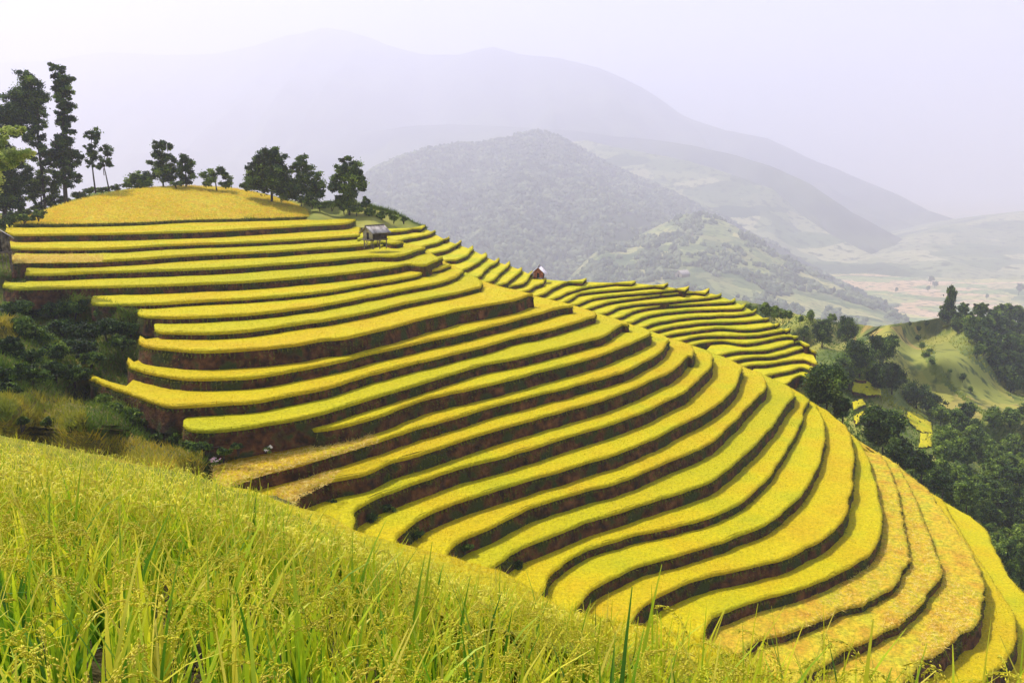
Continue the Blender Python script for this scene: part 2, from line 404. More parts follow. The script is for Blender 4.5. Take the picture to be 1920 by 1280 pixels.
def rim_interp(r):
    a = np.array(r); o = np.argsort(a[:, 0]); return a[o]

def terrace(label, h, step, rim, prev, S, style='rice', off0=8.0, tail=True, group='', dens=10., c=.40, far=False, bankm=None, maxoff=1e9, wrap=None):
    rim = catmull(rim)
    uE, vE = rim[-1]
    extra = []
    if tail:
        s = sil(S, uE)
        if vE - s > 6: extra.append((uE + 3, (vE + s) / 2 + 1))
        for d in (6, 25, 50, 80, 115):
            extra.append((uE - d, sil(S, uE - d) + 4 + d * .03))
    uend = extra[-1][0] if extra else uE
    vis = np.vstack([rim] + ([np.array(extra)] if extra else []))
    u0 = rim[:, 0].min()
    upv = max(prev[0][0], u0) if prev is not None else u0
    # hidden inner edge, running back under the terrace above
    inner = []
    us = np.linspace(min(uend - 8, rim[:, 0].max() - 4), u0 + 1, 60)
    ro = rim_interp(rim)
    for u in us:
        v = np.interp(u, ro[:, 0], ro[:, 1])
        full = min(22 + .16 * (v - V0), maxoff)
        full *= 1 if tail else min(1, max(.1, (uend - u) / 35))
        off = off0 + full * min(1, max(0, (u - upv) / 50 + (0.0 if prev is not None else 1)))
        inner.append((u, max(v - off, sil(S, u) + 8)))
    if wrap is not None:
        inner = [(u - 15, v - 11) for u, v in catmull(wrap, 12)[::-1]]
        inner = [(u, max(v, sil(S, u) + 7)) for u, v in inner]
    nv = len(vis)
    allpx = np.vstack([vis, np.array(inner)])
    P = at_z(allpx, h)[:, :2]
    # resample along the length
    def resample(p, st):
        d = np.concatenate([[0], np.cumsum(np.linalg.norm(np.diff(p, axis=0), axis=1))])
        n = max(3, int(d[-1] / st)); s = np.linspace(0, d[-1], n)
        return np.stack([np.interp(s, d, p[:, 0]), np.interp(s, d, p[:, 1])], 1)
    A = resample(P[:nv], .45); B = resample(P[nv:], 2.5)
    nz = noise(np.c_[A, np.full(len(A), h * 9)], 5.0, 3, 1)
    R = np.vstack([A, B]); n = len(R); na = len(A)
    t = np.roll(R, -1, 0) - np.roll(R, 1, 0); t /= np.linalg.norm(t, axis=1)[:, None] + 1e-9
    N = np.stack([t[:, 1], -t[:, 0]], 1)
    for _ in range(2): N = (N + np.roll(N, 1, 0) + np.roll(N, -1, 0)) / 3
    nf = noise(np.c_[A, np.full(len(A), h * 5)], 1.3, 3, 4)
    R[:na] += N[:na] * (nz * .22 + nf * (.22 if style == 'gold' else .08))[:, None]
    root = empty('rice_terrace', (float(A[len(A)//2, 0]), float(A[len(A)//2, 1]), -h - step))
    o3 = np.array(root.location)
    tag(root, label, 'rice terrace', group)
    # earth bank
    rows = [(-.02, .0), (.05, .12), (.10, .35), (.16, .7), (.22, 1.0), (.34, 1.0)]
    V = []
    for i, (o, f) in enumerate(rows):
        z = -h - f * step - (1.0 if i == 5 else 0)
        jit = noise(np.c_[R, np.full(n, z * 3)], 1.3, 3, 2 + i) * (.09 if i else .02)
        V.append(np.c_[R + N * (o * step + jit)[:, None], np.full(n, z) + (jit * .8 if 0 < i < 5 else 0)])
    V = np.concatenate(V)
    fc = []
    for r in range(len(rows) - 1):
        a = np.arange(n); b = (a + 1) % n
        fc.append(np.stack([r * n + a, (r + 1) * n + a, (r + 1) * n + b, r * n + b], 1))
    fc = np.concatenate(fc)
    bk = link('earth_bank', raw(V - o3, fc, 4, True), bankm or M['bank'], root)
    # grass lip along the bank top and weeds on the bank
    k = int(n * (4 if far else 11)); idx = rng.integers(0, na, k)
    b0 = np.c_[R[idx] + N[idx] * (.05 * step), -h - rng.uniform(0, .14, k) * step]
    patch = noise(np.c_[b0[:, :2], b0[:, 2] * 3], 5., 3, 5) > .25
    deep = patch & (rng.random(k) < .8)
    b0[deep, 2] = -h - rng.uniform(.1, .95, deep.sum()) * step
    b0[deep, :2] += N[idx[deep]] * (.12 * step)
    dv = np.c_[N[idx] * rng.uniform(.3, 1, k)[:, None], rng.uniform(-.9, .5, k)] + rng.normal(size=(k, 3)) * .35
    dv /= np.linalg.norm(dv, axis=1)[:, None]
    v, f, tt = blades(b0, dv, rng.uniform(.15, .42, k), .08)
    link('grass_lip', raw(v - o3, f, 3), M['lip'], root)["kind"] = 'stuff'
    # crop: leaning skirt along the rim and a filled top
    prof = [(.02, .0), (.09, .45), (.03, .84)]
    CV = [np.c_[R + N * (o + noise(np.c_[R, np.full(n, o * 50)], .8, 2, 3) * .04)[:, None], np.full(n, -h + .01 + f * c)] for o, f in prof]
    Rin = R - N * .16
    ztop = -h + c
    CV.append(np.c_[Rin, np.full(n, ztop) + noise(np.c_[Rin, Rin[:, :1] * 0], 1.0, 2, 1) * .03])
    CV = np.concatenate(CV); cf = []
    for r in range(3):
        a = np.arange(n); b = (a + 1) % n
        cf.append(np.stack([r * n + a, r * n + b, (r + 1) * n + b, (r + 1) * n + a], 1)[:, ::-1])
    cf = np.concatenate(cf)
    # interior points
    lo, hi = Rin.min(0), Rin.max(0); g = 1.3
    X, Y = np.meshgrid(np.arange(lo[0], hi[0], g), np.arange(lo[1], hi[1], g))
    Q = np.c_[X.ravel(), Y.ravel()] + rng.uniform(-.35, .35, (X.size, 2))
    ins = np.zeros(len(Q), bool); x1, y1 = Rin[:, 0], Rin[:, 1]; x2, y2 = np.roll(x1, -1), np.roll(y1, -1)
    for i in range(n):
        if y1[i] == y2[i]: continue
        cnd = ((y1[i] > Q[:, 1]) != (y2[i] > Q[:, 1]))
        xi = (x2[i] - x1[i]) * (Q[:, 1] - y1[i]) / (y2[i] - y1[i]) + x1[i]
        ins ^= cnd & (Q[:, 0] < xi)
    Q = Q[ins]
    if len(Q):
        keep = np.ones(len(Q), bool)
        for s in range(0, len(Q), 2000):
            dd = ((Q[s:s+2000, None, :] - Rin[None, ::2, :]) ** 2).sum(2).min(1); keep[s:s+2000] = dd > .3
        Q = Q[keep]
    allp = [Vector(p) for p in Rin.tolist()] + [Vector(p) for p in Q.tolist()]
    ov, oe, of, *_ = delaunay_2d_cdt(allp, [], [list(range(n))], 1, 1e-4)
    T = np.array([(p.x, p.y) for p in ov]); TF = np.array([f for f in of if len(f) == 3])
    tz = ztop + noise(np.c_[T, T[:, :1] * 0], 2.2, 3, 4) * .06
    T3 = np.c_[T, tz]
    a, b, d = T3[TF[:, 0]], T3[TF[:, 1]], T3[TF[:, 2]]
    cr = np.cross(b - a, d - a); TF[cr[:, 2] < 0] = TF[cr[:, 2] < 0][:, ::-1]
    area = np.abs(cr[:, 2]) / 2
    # leaves standing on the crop
    ex = 1.0
    if style == 'straw': ex = 1.6
    cnt = int(min(area.sum() * dens, 110000))
    fi = rng.choice(len(TF), cnt, p=area / area.sum())
    r1, r2 = rng.random(cnt), rng.random(cnt); sw = r1 + r2 > 1; r1[sw], r2[sw] = 1 - r1[sw], 1 - r2[sw]
    pb = a[fi] + (b[fi] - a[fi]) * r1[:, None] + (d[fi] - a[fi]) * r2[:, None]
    pu, pv = to_px(pb)
    if prev is not None:
        pr = rim_interp(prev)
        ok = pv > np.interp(pu, pr[:, 0], pr[:, 1], left=-1e9, right=-1e9) - 4
        pb = pb[ok]; pu = pu[ok]; pv = pv[ok]
    ok = pv > sil(S, pu) - 3; pb = pb[ok]
    k = len(pb); pb[:, 2] -= .06
    dv = np.c_[rng.normal(size=(k, 2)) * .8, rng.uniform(.45, 1.1, k)]; dv /= np.linalg.norm(dv, axis=1)[:, None]
    parts = [blades(pb, dv, rng.uniform(.14, .30, k) * ex, .075 * ex)]
    ke = int(na * (5 if far else 9)); idx = rng.integers(0, na, ke)
    eb = np.c_[R[idx] + N[idx] * .04, -h + rng.uniform(.02, 1.0, ke) * c]
    dv = np.c_[N[idx] * rng.uniform(.1, 1.0, ke)[:, None], rng.uniform(-.15, 1., ke)] + rng.normal(size=(ke, 3)) * .45
    dv /= np.linalg.norm(dv, axis=1)[:, None]
    parts.append(blades(eb, dv, rng.uniform(.10, .24, ke) * ex, .07))
    v, f, tt = merge(parts)
    top = {'b': 'rice_b', 'c': 'rice_c', 'rice': 'rice', 'gold': 'rice_gold', 'straw': 'rice_straw', 'far': 'rice_far'}[style]
    blm = {'b': 'rice_b_bl', 'c': 'rice_c_bl', 'rice': 'rice_bl', 'gold': 'rice_gold_bl', 'straw': 'rice_straw_bl', 'far': 'rice_far'}[style]
    # one crop mesh: skirt quads + top triangles + leaves
    VV = np.concatenate([CV, T3, v]) - o3
    L = np.concatenate([cf.ravel(), (TF + len(CV)).ravel(), (f + len(CV) + len(T3)).ravel()])
    tot = np.concatenate([np.full(len(cf), 4), np.full(len(TF), 3), np.full(len(f), 3)])
    mi = np.concatenate([np.zeros(len(cf) + len(TF)), np.ones(len(f))])
    link('rice_crop', raw(VV, L, tot, False, None, mi), [M[top], M[blm]], root)
    return root

ORD = ['', 'first', 'second', 'third', 'fourth', 'fifth', 'sixth', 'seventh', 'eighth', 'ninth', 'tenth', 'eleventh', 'twelfth', 'thirteenth',
       'fourteenth', 'fifteenth', 'sixteenth', 'seventeenth', 'eighteenth', 'nineteenth', 'twentieth', 'twenty-first', 'twenty-second',
       'twenty-third', 'twenty-fourth', 'twenty-fifth', 'twenty-sixth', 'twenty-seventh', 'twenty-eighth', 'twenty-ninth']
LK = {1: 'long straight yellow rice terrace directly below the domed field',
      2: 'narrow gold-green rice terrace whose right end runs behind the stilt hut',
      3: 'gold-green rice terrace under the stilt hut with a straw patch at its left end',
      9: 'yellow rice terrace above the tallest bare red bank on the left',
      11: 'yellow rice terrace tapering to a long pointed left tip above green bushes',
      14: 'yellow rice terrace with a broad cut straw patch at its left end',
      24: 'golden rice terrace with ragged edge, uppermost of the rough harvested steps at lower right',
      25: 'bulging golden rice terrace, second of the rough harvested steps at lower right',
      26: 'bulging golden rice terrace above the thick short red bank near the bottom right corner',
      27: 'smooth golden rice terrace wrapping round the lower right corner of the hillside',
      28: 'outermost smooth yellow rice terrace along the right edge above the dark woods'}
H = {1: 9.0}
for k, d, v in DK: H[k + 1] = H[k] * (1 + (1.32 if k < 9 else 1.25) * d / (v - V0))
E2 = np.array([(120, 880, 54), (380, 905, 48), (470, 918, 47), (560, 953, 45), (612, 965, 44), (665, 995, 42), (750, 1018, 40), (850, 1044, 38), (945, 1073, 36), (1020, 1117, 34), (1060, 1140, 32.5), (1100, 1150, 31),
               (1195, 1172, 28), (1330, 1200, 24), (1440, 1262, 20), (1600, 1330, 17), (1900, 1440, 13)], float)
for k in range(15, 29):          # the lower ends run on behind the olive slope
    u_, v_ = NEAR[k][0]
    NEAR[k] = [(u_ - d_, max(v_, float(np.interp(u_ - d_, E2[:, 0], E2[:, 1]) + 30)) if d_ < 60 else float(np.interp(u_ - d_, E2[:, 0], E2[:, 1]) + 38)) for d_ in (170, 90, 40)] + NEAR[k][0 if k < 19 else 1:]
NG = 'curved rice terraces stepping down the near hillside'
ROOTS = {}
for k in sorted(NEAR):
    st = 'gold' if k in (24, 25, 26) else ('b' if k in (3, 4, 5, 8, 12, 19) else ('c' if k in (9, 10, 11, 15, 18, 22, 27) else 'rice'))
    ROOTS[k] = terrace(LK.get(k, 'long curved yellow rice terrace over a dark red bank, %s below the domed field' % ORD[k]),
            H[k], H[k + 1] - H[k], NEAR[k], NEAR.get(k - 1), SIL, st, 42 if k == 14 else (30 if k == 15 else 8), True, NG,
            dens=24 if k > 14 else 13, wrap=NEAR[k - 1] if k > 20 else None)

fh = 10.7
for i, r in enumerate(FAR):
    vv = np.array(r)[:, 1].mean()
    hp = 9.0 if i < 12 else 7.0 + (i - 12) * .17
    fn = fh * (1 + hp / (vv - V0))
    if i < 12:
        lab = 'short yellow rice terrace, %s down the narrow flight between the two huts' % ORD[i + 1]
        grp = 'short rice terraces between the two huts'
    else:
        lab = 'thin pale yellow rice terrace, %s down the far rounded slope' % ORD[i - 11]
        grp = 'thin rice terraces on the far rounded slope'
    rr = [(r[0][0] - 45, r[0][1] + 14)] + list(r)
    prev = FAR[i - 1] if i else None
    terrace(lab, fh, fn - fh, rr, [(r[0][0] - 44, r[0][1])] if prev is None else [(r[0][0] - 44, prev[0][1] - 3)] + list(prev), SILF, 'far', 5, False, grp,
            dens=4, c=.34, far=True, bankm=M['bank'], maxoff=40)
    fh = fn

# ------------------------------------------------------------------ ground sheets and hills
BG = 2.5                         # the far landscape lies this much farther than its traced list says
def idw(ctrl, uv, p=3.0):
    c = np.asarray(ctrl, float); uv = np.asarray(uv, float)
    d = ((uv[:, None, :] - c[None, :, :2]) ** 2).sum(2) ** (p / 2) + 1e-3
    w = 1 / d
    return 1.0 / ((w * (1 / c[:, 2])).sum(1) / w.sum(1))

def sheet(name, m, cols, rows, dfun, amp=0.0, nscale=5.0, back=(8, -6), skirt=None, seed=0, smooth=True):
    """cols: function s->(u, vtop, vbot); the sheet runs from its top edge down, then a back slope behind the top edge"""
    s = np.linspace(0, 1, cols); top = np.array([dfun[0](x) for x in s])
    u, vt, vb = top[:, 0], top[:, 1], top[:, 2]
    P = []
    t = np.linspace(0, 1, rows)
    for tt in t:
        uv = np.c_[u, vt + (vb - vt) * tt]
        P.append(at_d(uv, dfun[1](uv)))
    P = np.array(P)
    bk = P[0] + np.array([0, back[0], back[1]]); bk2 = P[0] + np.array([0, back[0] * 4, back[1] * 5])
    P = np.concatenate([[bk2, bk], P])
    V = P.reshape(-1, 3)
    if amp: V[:, 2] += noise(V, nscale, 4, seed) * amp
    return link(name, raw(V, grid_faces(len(P), cols)[:, ::-1], 4, smooth), m), V.reshape(len(P), cols, 3)

def edge(pts):
    a = np.asarray(pts, float)
    return lambda u: np.interp(u, a[:, 0], a[:, 1])

# valley floor, reaching the horizon
xs = np.concatenate([np.linspace(-12000, -2100, 12), np.linspace(-2000, 3200, 170), np.linspace(3400, 12000, 12)])
ys = np.concatenate([np.linspace(-300, 500, 12), np.linspace(520, 5400, 170), np.linspace(5600, 16000, 20)])
X, Y = np.meshgrid(xs, ys)
V = np.c_[X.ravel(), Y.ravel(), np.full(X.size, -152.0 * BG)]
V[:, 2] += noise(V, 420, 4, 2) * 9
link('valley_ground', raw(V, grid_faces(len(ys), len(xs)), 4, True), M['valley'])["kind"] = 'structure'

def ridge(name, m, crest, base, nu, nv, amp, nscale, seed, power=1.0, gully=0.0):
    """crest, base: lists of (u, v, distance); the face between them, with ribs and a far side"""
    c = np.array(crest, float); b = np.array(base, float); c[:, 2] *= BG; b[:, 2] *= BG; amp *= BG; nscale *= BG; gully *= BG
    u = np.linspace(c[0, 0], c[-1, 0], nu)
    cv, cd = np.interp(u, c[:, 0], c[:, 1]), np.interp(u, c[:, 0], c[:, 2])
    Pc = at_d(np.c_[u, cv], cd)
    ub = np.interp(u, [c[0, 0], c[-1, 0]], [b[0, 0], b[-1, 0]])
    Pb = at_d(np.c_[ub, np.interp(ub, b[:, 0], b[:, 1])], np.interp(ub, b[:, 0], b[:, 2]))
    rows = []
    for t in np.linspace(-.35, 1, nv):
        if t < 0:
            q = Pc + np.array([0, 1, 0]) * (-t * (Pc[:, 1:2] - Pb[:, 1:2] + 200)) * 1.5; q[:, 2] -= (-t) ** 1.2 * (Pc[:, 2] - Pb[:, 2] + 50) * 1.6
        else:
            q = Pc + (Pb - Pc) * t; q[:, 2] = Pc[:, 2] + (Pb[:, 2] - Pc[:, 2]) * t ** power
        f = math.sin(min(1, max(0, t) * 3.0) * math.pi / 2)
        w = q.copy(); w[:, 1] *= .25
        q[:, 2] += noise(w, nscale, 5, seed) * amp * (.26 + .74 * f) * (1 if t < .96 else .3)
        if gully: q[:, 2] -= np.abs(noise(w * np.array([1, .3, 0]), nscale * .7, 3, seed + 2)) * gully * f
        rows.append(q)
    P = np.array(rows)
    o = link(name, raw(P.reshape(-1, 3), grid_faces(nv, nu)[:, ::-1], 4, True), m); o["kind"] = 'structure'
    return P

ridge('far_mountain', M['mount'],
      [(-500, 150, 5200), (-200, 135, 5000), (0, 118, 4800), (100, 108, 4700), (190, 98, 4600), (300, 104, 4600), (400, 100, 4500), (470, 84, 4400), (540, 64, 4300), (610, 52, 4300),
       (660, 58, 4300), (720, 82, 4200), (790, 103, 4100), (860, 100, 3900), (925, 84, 3800), (975, 98, 3800), (1050, 108, 3700), (1120, 130, 3600), (1200, 165, 3500),
       (1280, 212, 3400), (1360, 240, 3300), (1441, 257, 3200), (1510, 295, 3100), (1570, 317, 3000), (1612, 336, 2800), (1680, 366, 2500), (1740, 396, 2250), (1826, 424, 1950), (1920, 452, 1700), (2100, 490, 1380), (2500, 520, 1200)],
      [(-500, 480, 2600), (2500, 560, 1000)], 420, 110, 60, 420, 1, 1.0, 130)
ridge('middle_mountain', M['mount'],
      [(100, 340, 3300), (190, 310, 3200), (250, 285, 3100), (340, 290, 3100), (430, 296, 3000), (520, 285, 2900), (600, 268, 2900), (680, 250, 2900), (760, 238, 2800), (840, 232, 2800), (920, 236, 2700), (1000, 240, 2600),
       (1080, 246, 2500), (1150, 256, 2400), (1230, 262, 2300), (1310, 275, 2200), (1380, 290, 2100), (1450, 312, 1900), (1520, 345, 1800), (1600, 400, 1700), (1680, 445, 1600), (1780, 490, 1500), (1900, 520, 1350), (2000, 535, 1300)],
      [(100, 520, 1500), (2000, 545, 1220)], 320, 90, 22, 260, 3, 1.0, 45)
ridge('terraced_valley_side', M['farfields'],
      [(1040, 268, 1900), (1100, 262, 1850), (1150, 275, 1800), (1210, 285, 1750), (1290, 300, 1700), (1370, 325, 1650), (1450, 352, 1600), (1500, 400, 1550), (1560, 440, 1450), (1640, 480, 1350), (1740, 512, 1250)],
      [(1040, 520, 1350), (1740, 548, 1150)], 160, 60, 9, 120, 4)
ridge('right_valley_side', M['farfields'],
      [(1540, 530, 1250), (1640, 484, 1400), (1720, 446, 1550), (1800, 420, 1700), (1880, 402, 1800), (1960, 392, 1850), (2300, 360, 1900)],
      [(1540, 545, 1160), (2300, 545, 1160)], 160, 60, 12, 160, 6)
HC = [(540, 440, 1000), (600, 400, 1050), (660, 355, 1100), (700, 318, 1150), (750, 296, 1200), (800, 280, 1230), (850, 270, 1260), (900, 268, 1280), (950, 258, 1300), (985, 248, 1320), (1012, 245, 1320),
      (1045, 255, 1310), (1090, 278, 1290), (1130, 300, 1270), (1170, 322, 1250), (1220, 342, 1220), (1270, 365, 1180), (1320, 390, 1150), (1370, 414, 1120), (1420, 440, 1080), (1470, 468, 1040), (1530, 500, 1000), (1600, 536, 930), (1680, 575, 850)]
HC = [(a_, b_, c_ * 1.3) for a_, b_, c_ in HC]
HP = ridge('wooded_hill', M['hill'], HC, [(540, 620, 700), (1680, 612, 700)], 260, 90, 12, 110, 2, 1.0, 22)
spur = ridge('farmed_spur', M['hillfields'],
      [(1010, 590, 700), (1060, 545, 780), (1100, 500, 860), (1135, 462, 930), (1180, 455, 960), (1230, 430, 1010), (1290, 400, 1050), (1330, 402, 1050), (1380, 425, 1020), (1440, 462, 980), (1500, 500, 950), (1570, 535, 900), (1640, 572, 830), (1700, 600, 780)],
      [(1010, 620, 600), (1700, 630, 640)], 120, 50, 5, 60, 5)

# distant tree canopy on the wooded hill: too many to count
def canopy(P, n, mask, size):
    nv, nu, _ = P.shape
    r = rng.uniform(nv * .24, nv - 1.01, n); c = rng.uniform(0, nu - 1.01, n)
    i, j = r.astype(int), c.astype(int); fr, fc = (r - i)[:, None], (c - j)[:, None]
    q = (P[i, j] * (1 - fr) * (1 - fc) + P[i + 1, j] * fr * (1 - fc) + P[i, j + 1] * (1 - fr) * fc + P[i + 1, j + 1] * fr * fc)
    u, v = to_px(q); q = q[mask(u, v, q)]
    n = len(q)
    phi = (1 + 5 ** .5) / 2
    ico = np.array([(-1, phi, 0), (1, phi, 0), (-1, -phi, 0), (1, -phi, 0), (0, -1, phi), (0, 1, phi), (0, -1, -phi), (0, 1, -phi), (phi, 0, -1), (phi, 0, 1), (-phi, 0, -1), (-phi, 0, 1)]) / 1.9
    fi = np.array([(0, 11, 5), (0, 5, 1), (0, 1, 7), (0, 7, 10), (0, 10, 11), (1, 5, 9), (5, 11, 4), (11, 10, 2), (10, 7, 6), (7, 1, 8), (3, 9, 4), (3, 4, 2), (3, 2, 6), (3, 6, 8), (3, 8, 9), (4, 9, 5), (2, 4, 11), (6, 2, 10), (8, 6, 7), (9, 8, 1)])
    s = rng.uniform(size * .5, size * 1.15, n)
    vv = ico[None] * (1 + rng.normal(size=(n, 12, 1)) * .28) * s[:, None, None] * np.array([1, 1, 1.25])
    vv += q[:, None, :] + np.array([0, 0, 1])[None, None] * s[:, None, None] * .5
    ff = fi[None] + (np.arange(n) * 12)[:, None, None]
    return vv.reshape(-1, 3), ff.reshape(-1, 3)
def hmask(u, v, q):
    open_ = (noise(q, 130 * BG, 3, 6) > .62)
    low = (u > 1130) & (v > 400 + (u - 1130) * .05) & (noise(q, 60 * BG, 3, 1) > -.25)
    return ~(open_ & (v > 380)) & ~low
v, f = canopy(HP, 30000, hmask, 8.2)
v2, f2 = canopy(spur, 6500, lambda u, v, q: noise(q, 45 * BG, 3, 3) > -.05, 7.0)
tag(link('far_forest', raw(np.concatenate([v, v2]), np.concatenate([f, f2 + len(v)]), 3), M['canopy']), 'dense forest covering the hazy hill in the middle distance', 'forest', None, 'stuff')

# right hand slopes below and behind the terraces
RS = [(1300, 560, 300), (1400, 600, 240), (1500, 720, 185), (1600, 850, 158), (1750, 950, 142), (1880, 1080, 125), (1950, 1200, 115), (2100, 1300, 108), (1450, 580, 290), (1600, 612, 330),
      (1750, 612, 350), (1920, 600, 430), (1920, 700, 320), (1750, 700, 265), (1600, 700, 215), (1900, 820, 230), (1900, 950, 172), (2200, 620, 450), (2200, 900, 230), (1500, 640, 260)]
rtop = edge([(1180, 580), (1340, 566), (1400, 566), (1470, 580), (1530, 596), (1640, 612), (1700, 604), (1760, 596), (1860, 600), (1920, 606), (2300, 612)])
o, RG = sheet('wooded_slope', M['slope'], 320, 170, (lambda s: (1180 + 1150 * s, float(rtop(1180 + 1150 * s)), 1420), lambda uv: idw(RS, uv)), 1.0, 22, (30, -14), seed=3)
o["kind"] = 'structure'
# open fields on that slope: faces of the same ground with their own material
def inpoly(poly, q):
    a = np.asarray(poly, float); ins = np.zeros(len(q), bool)
    for (xa, ya), (xb, yb) in zip(a, np.roll(a, -1, 0)):
        if ya == yb: continue
        ins ^= ((ya > q[:, 1]) != (yb > q[:, 1])) & (q[:, 0] < (xb - xa) * (q[:, 1] - ya) / (yb - ya) + xa)
    return ins
FIELDS = [[(1625, 616), (1720, 610), (1728, 660), (1745, 700), (1800, 745), (1850, 785), (1800, 790), (1740, 740), (1690, 700), (1650, 660)],
          [(1752, 645), (1775, 640), (1805, 662), (1860, 705), (1915, 765), (1905, 782), (1850, 772), (1790, 725), (1755, 680)],
          [(1460, 580), (1530, 600), (1600, 616), (1610, 650), (1560, 650), (1500, 630), (1440, 600)]]
me = o.data; me.materials.append(M['slopefields'])
pc = np.zeros(len(me.polygons) * 3); me.polygons.foreach_get("center", pc); pu, pv = to_px(pc.reshape(-1, 3))
mi = np.zeros(len(pu), np.int32)
for pl in FIELDS: mi[inpoly(pl, np.c_[pu, pv])] = 1
me.polygons.foreach_set("material_index", mi)

# left hand brush slope and gully
LS = [(-300, 400, 168), (40, 405, 172), (0, 405, 170), (60, 420, 160), (-60, 430, 148), (60, 440, 134), (0, 455, 124), (0, 480, 114), (0, 520, 104), (60, 560, 98), (150, 590, 93), (250, 620, 88), (230, 680, 83), (160, 735, 79), (320, 800, 74),
      (430, 840, 75), (560, 850, 76), (640, 880, 76), (470, 910, 69), (520, 900, 72), (420, 880, 68), (360, 872, 60), (150, 800, 56), (0, 780, 56), (0, 700, 66), (0, 620, 80), (-300, 780, 52), (-300, 600, 84), (300, 900, 50), (500, 960, 50), (640, 1000, 46)]
lr = lambda v: np.interp(v, [400, 440, 540, 573, 600, 640, 680, 715, 760, 800, 815, 880, 900, 960], [15, 45, 70, 230, 320, 330, 300, 260, 370, 420, 620, 640, 520, 560])
n1, n2 = 90, 110; P = []
for v in np.linspace(405, 960, n1):
    uv = np.c_[np.linspace(-420, float(lr(v)), n2), np.full(n2, v)]; P.append(at_d(uv, idw(LS, uv)))
P = np.array(P); b = P[0] + np.array([0, 25, -6]); P = np.concatenate([[b], P]); V = P.reshape(-1, 3); V[:, 2] += noise(V, 7, 4, 2) * .5
link('brush_slope', raw(V, grid_faces(n1 + 1, n2)[:, ::-1], 4, True), M['brush'])["kind"] = 'structure'

def image_tufts(n, box4, inside, ctrl, length, width, tintf, lean=.6, lift=.1):
    u = rng.uniform(box4[0], box4[2], n); v = rng.uniform(box4[1], box4[3], n); ok = inside(u, v); u, v = u[ok], v[ok]
    p = at_d(np.c_[u, v], idw(ctrl, np.c_[u, v])); p[:, 2] += lift * 0 + noise(p, 7, 4, 2) * .5
    n = len(p); dv = np.c_[rng.normal(size=(n, 2)) * lean, np.ones(n)]; dv /= np.linalg.norm(dv, axis=1)[:, None]
    return blades(p, dv, rng.uniform(length * .5, length * 1.3, n), width, tintf(u, v, p))
def dry(u, v, p):
    t = .34 + .16 * noise(p, 5, 2, 1) + rng.normal(size=len(u)) * .08
    t = np.where((v > 738) & (u < 160), .60 + .25 * noise(p, 3, 2, 4), t)
    t = np.where((v > 790 + .15 * u) & (u < 380), .80 + .12 * noise(p, 3, 2, 2) + rng.normal(size=len(u)) * .1, t)
    t = np.where((u < 35) & (v > 595) & (v < 645), .85, t)
    return np.clip(t, 0, 1)
v, f, t = image_tufts(60000, (-60, 420, 640, 920), lambda u, v: u < lr(v) - 8, LS, .75, .11, dry)
tag(link('brush_grass', raw(v, f, 3, False, t), M['grass_t']), 'olive and straw coloured grass covering the slope left of the terraces', 'grass', None, 'stuff')

# slope grass on the right
v, f, t = image_tufts(40000, (1400, 580, 1960, 1200), lambda u, v: (v > rtop(u) + 3) & ~inpoly(FIELDS[0], np.c_[u, v]) & ~inpoly(FIELDS[1], np.c_[u, v]), RS, 1.3, .4,
                      lambda u, v, p: np.clip(.33 + .22 * noise(p, 25, 3, 2) + np.where((v < 790) & (u > 1640), .22, 0), 0, 1), .9)
tag(link('slope_grass', raw(v, f, 3, False, t), M['grass_t']), 'green grass and scrub on the slope right of the terraces', 'grass', None, 'stuff')

# ------------------------------------------------------------------ domed field on the hilltop
KR = catmull([(28, 421), (60, 421), (100, 421), (250, 418), (350, 413), (480, 410), (570, 407), (607, 404)], 4)
H0 = 8.1
rimP = at_z(KR, H0)
cu = [28, 60, 100, 140, 180, 220, 260, 300, 350, 400, 430, 470, 500, 530, 560, 585, 607]; cv = [417, 405, 389, 377, 367, 359, 354, 350, 348, 350, 352, 359, 366, 375, 385, 393, 402]
nk = len(KR); s = np.linspace(0, 1, nk); uu = KR[:, 0]
vc = np.interp(uu, cu, cv); dc = rimP[:, 1] + 2 + 26 * np.sin(np.pi * np.clip(s, 0, 1)) ** .7
cp = at_d(np.c_[uu, vc], dc)
rows = []
for tt in np.linspace(0, 1, 26):
    q = rimP + (cp - rimP) * tt; q[:, 2] = rimP[:, 2] + (cp[:, 2] - rimP[:, 2]) * (math.sin(tt * math.pi / 2) * .55 + tt * .45)
    rows.append(q)
for k_ in (1, 2, 3): rows.append(cp + np.array([0, 5 * k_, -.5 * k_ ** 2]))
P = np.array(rows); V = P.reshape(-1, 3).copy(); V[:, 2] += noise(V, 6, 3, 3) * .12
root = empty('rice_terrace', (float(rimP[nk // 2, 0]), float(rimP[nk // 2, 1]), -H0 - 1.2))
tag(root, 'domed golden rice field crowning the hilltop, with dark trees behind it', 'rice field')
o3 = np.array(root.location)
cnt = 34000; r = rng.uniform(0, 25.9, cnt) ** 1.0; c = rng.uniform(0, nk - 1.01, cnt); i, j = r.astype(int), c.astype(int); fr, fc = (r - i)[:, None], (c - j)[:, None]
q = P[i, j] * (1 - fr) * (1 - fc) + P[i + 1, j] * fr * (1 - fc) + P[i, j + 1] * (1 - fr) * fc + P[i + 1, j + 1] * fr * fc
dv = np.c_[rng.normal(size=(cnt, 2)) * .9, np.ones(cnt)]; dv /= np.linalg.norm(dv, axis=1)[:, None]
q[:, 2] -= .05
bl = blades(q, dv, rng.uniform(.25, .7, cnt), .10)
gf = grid_faces(len(P), nk)
VV = np.concatenate([V, bl[0]]) - o3
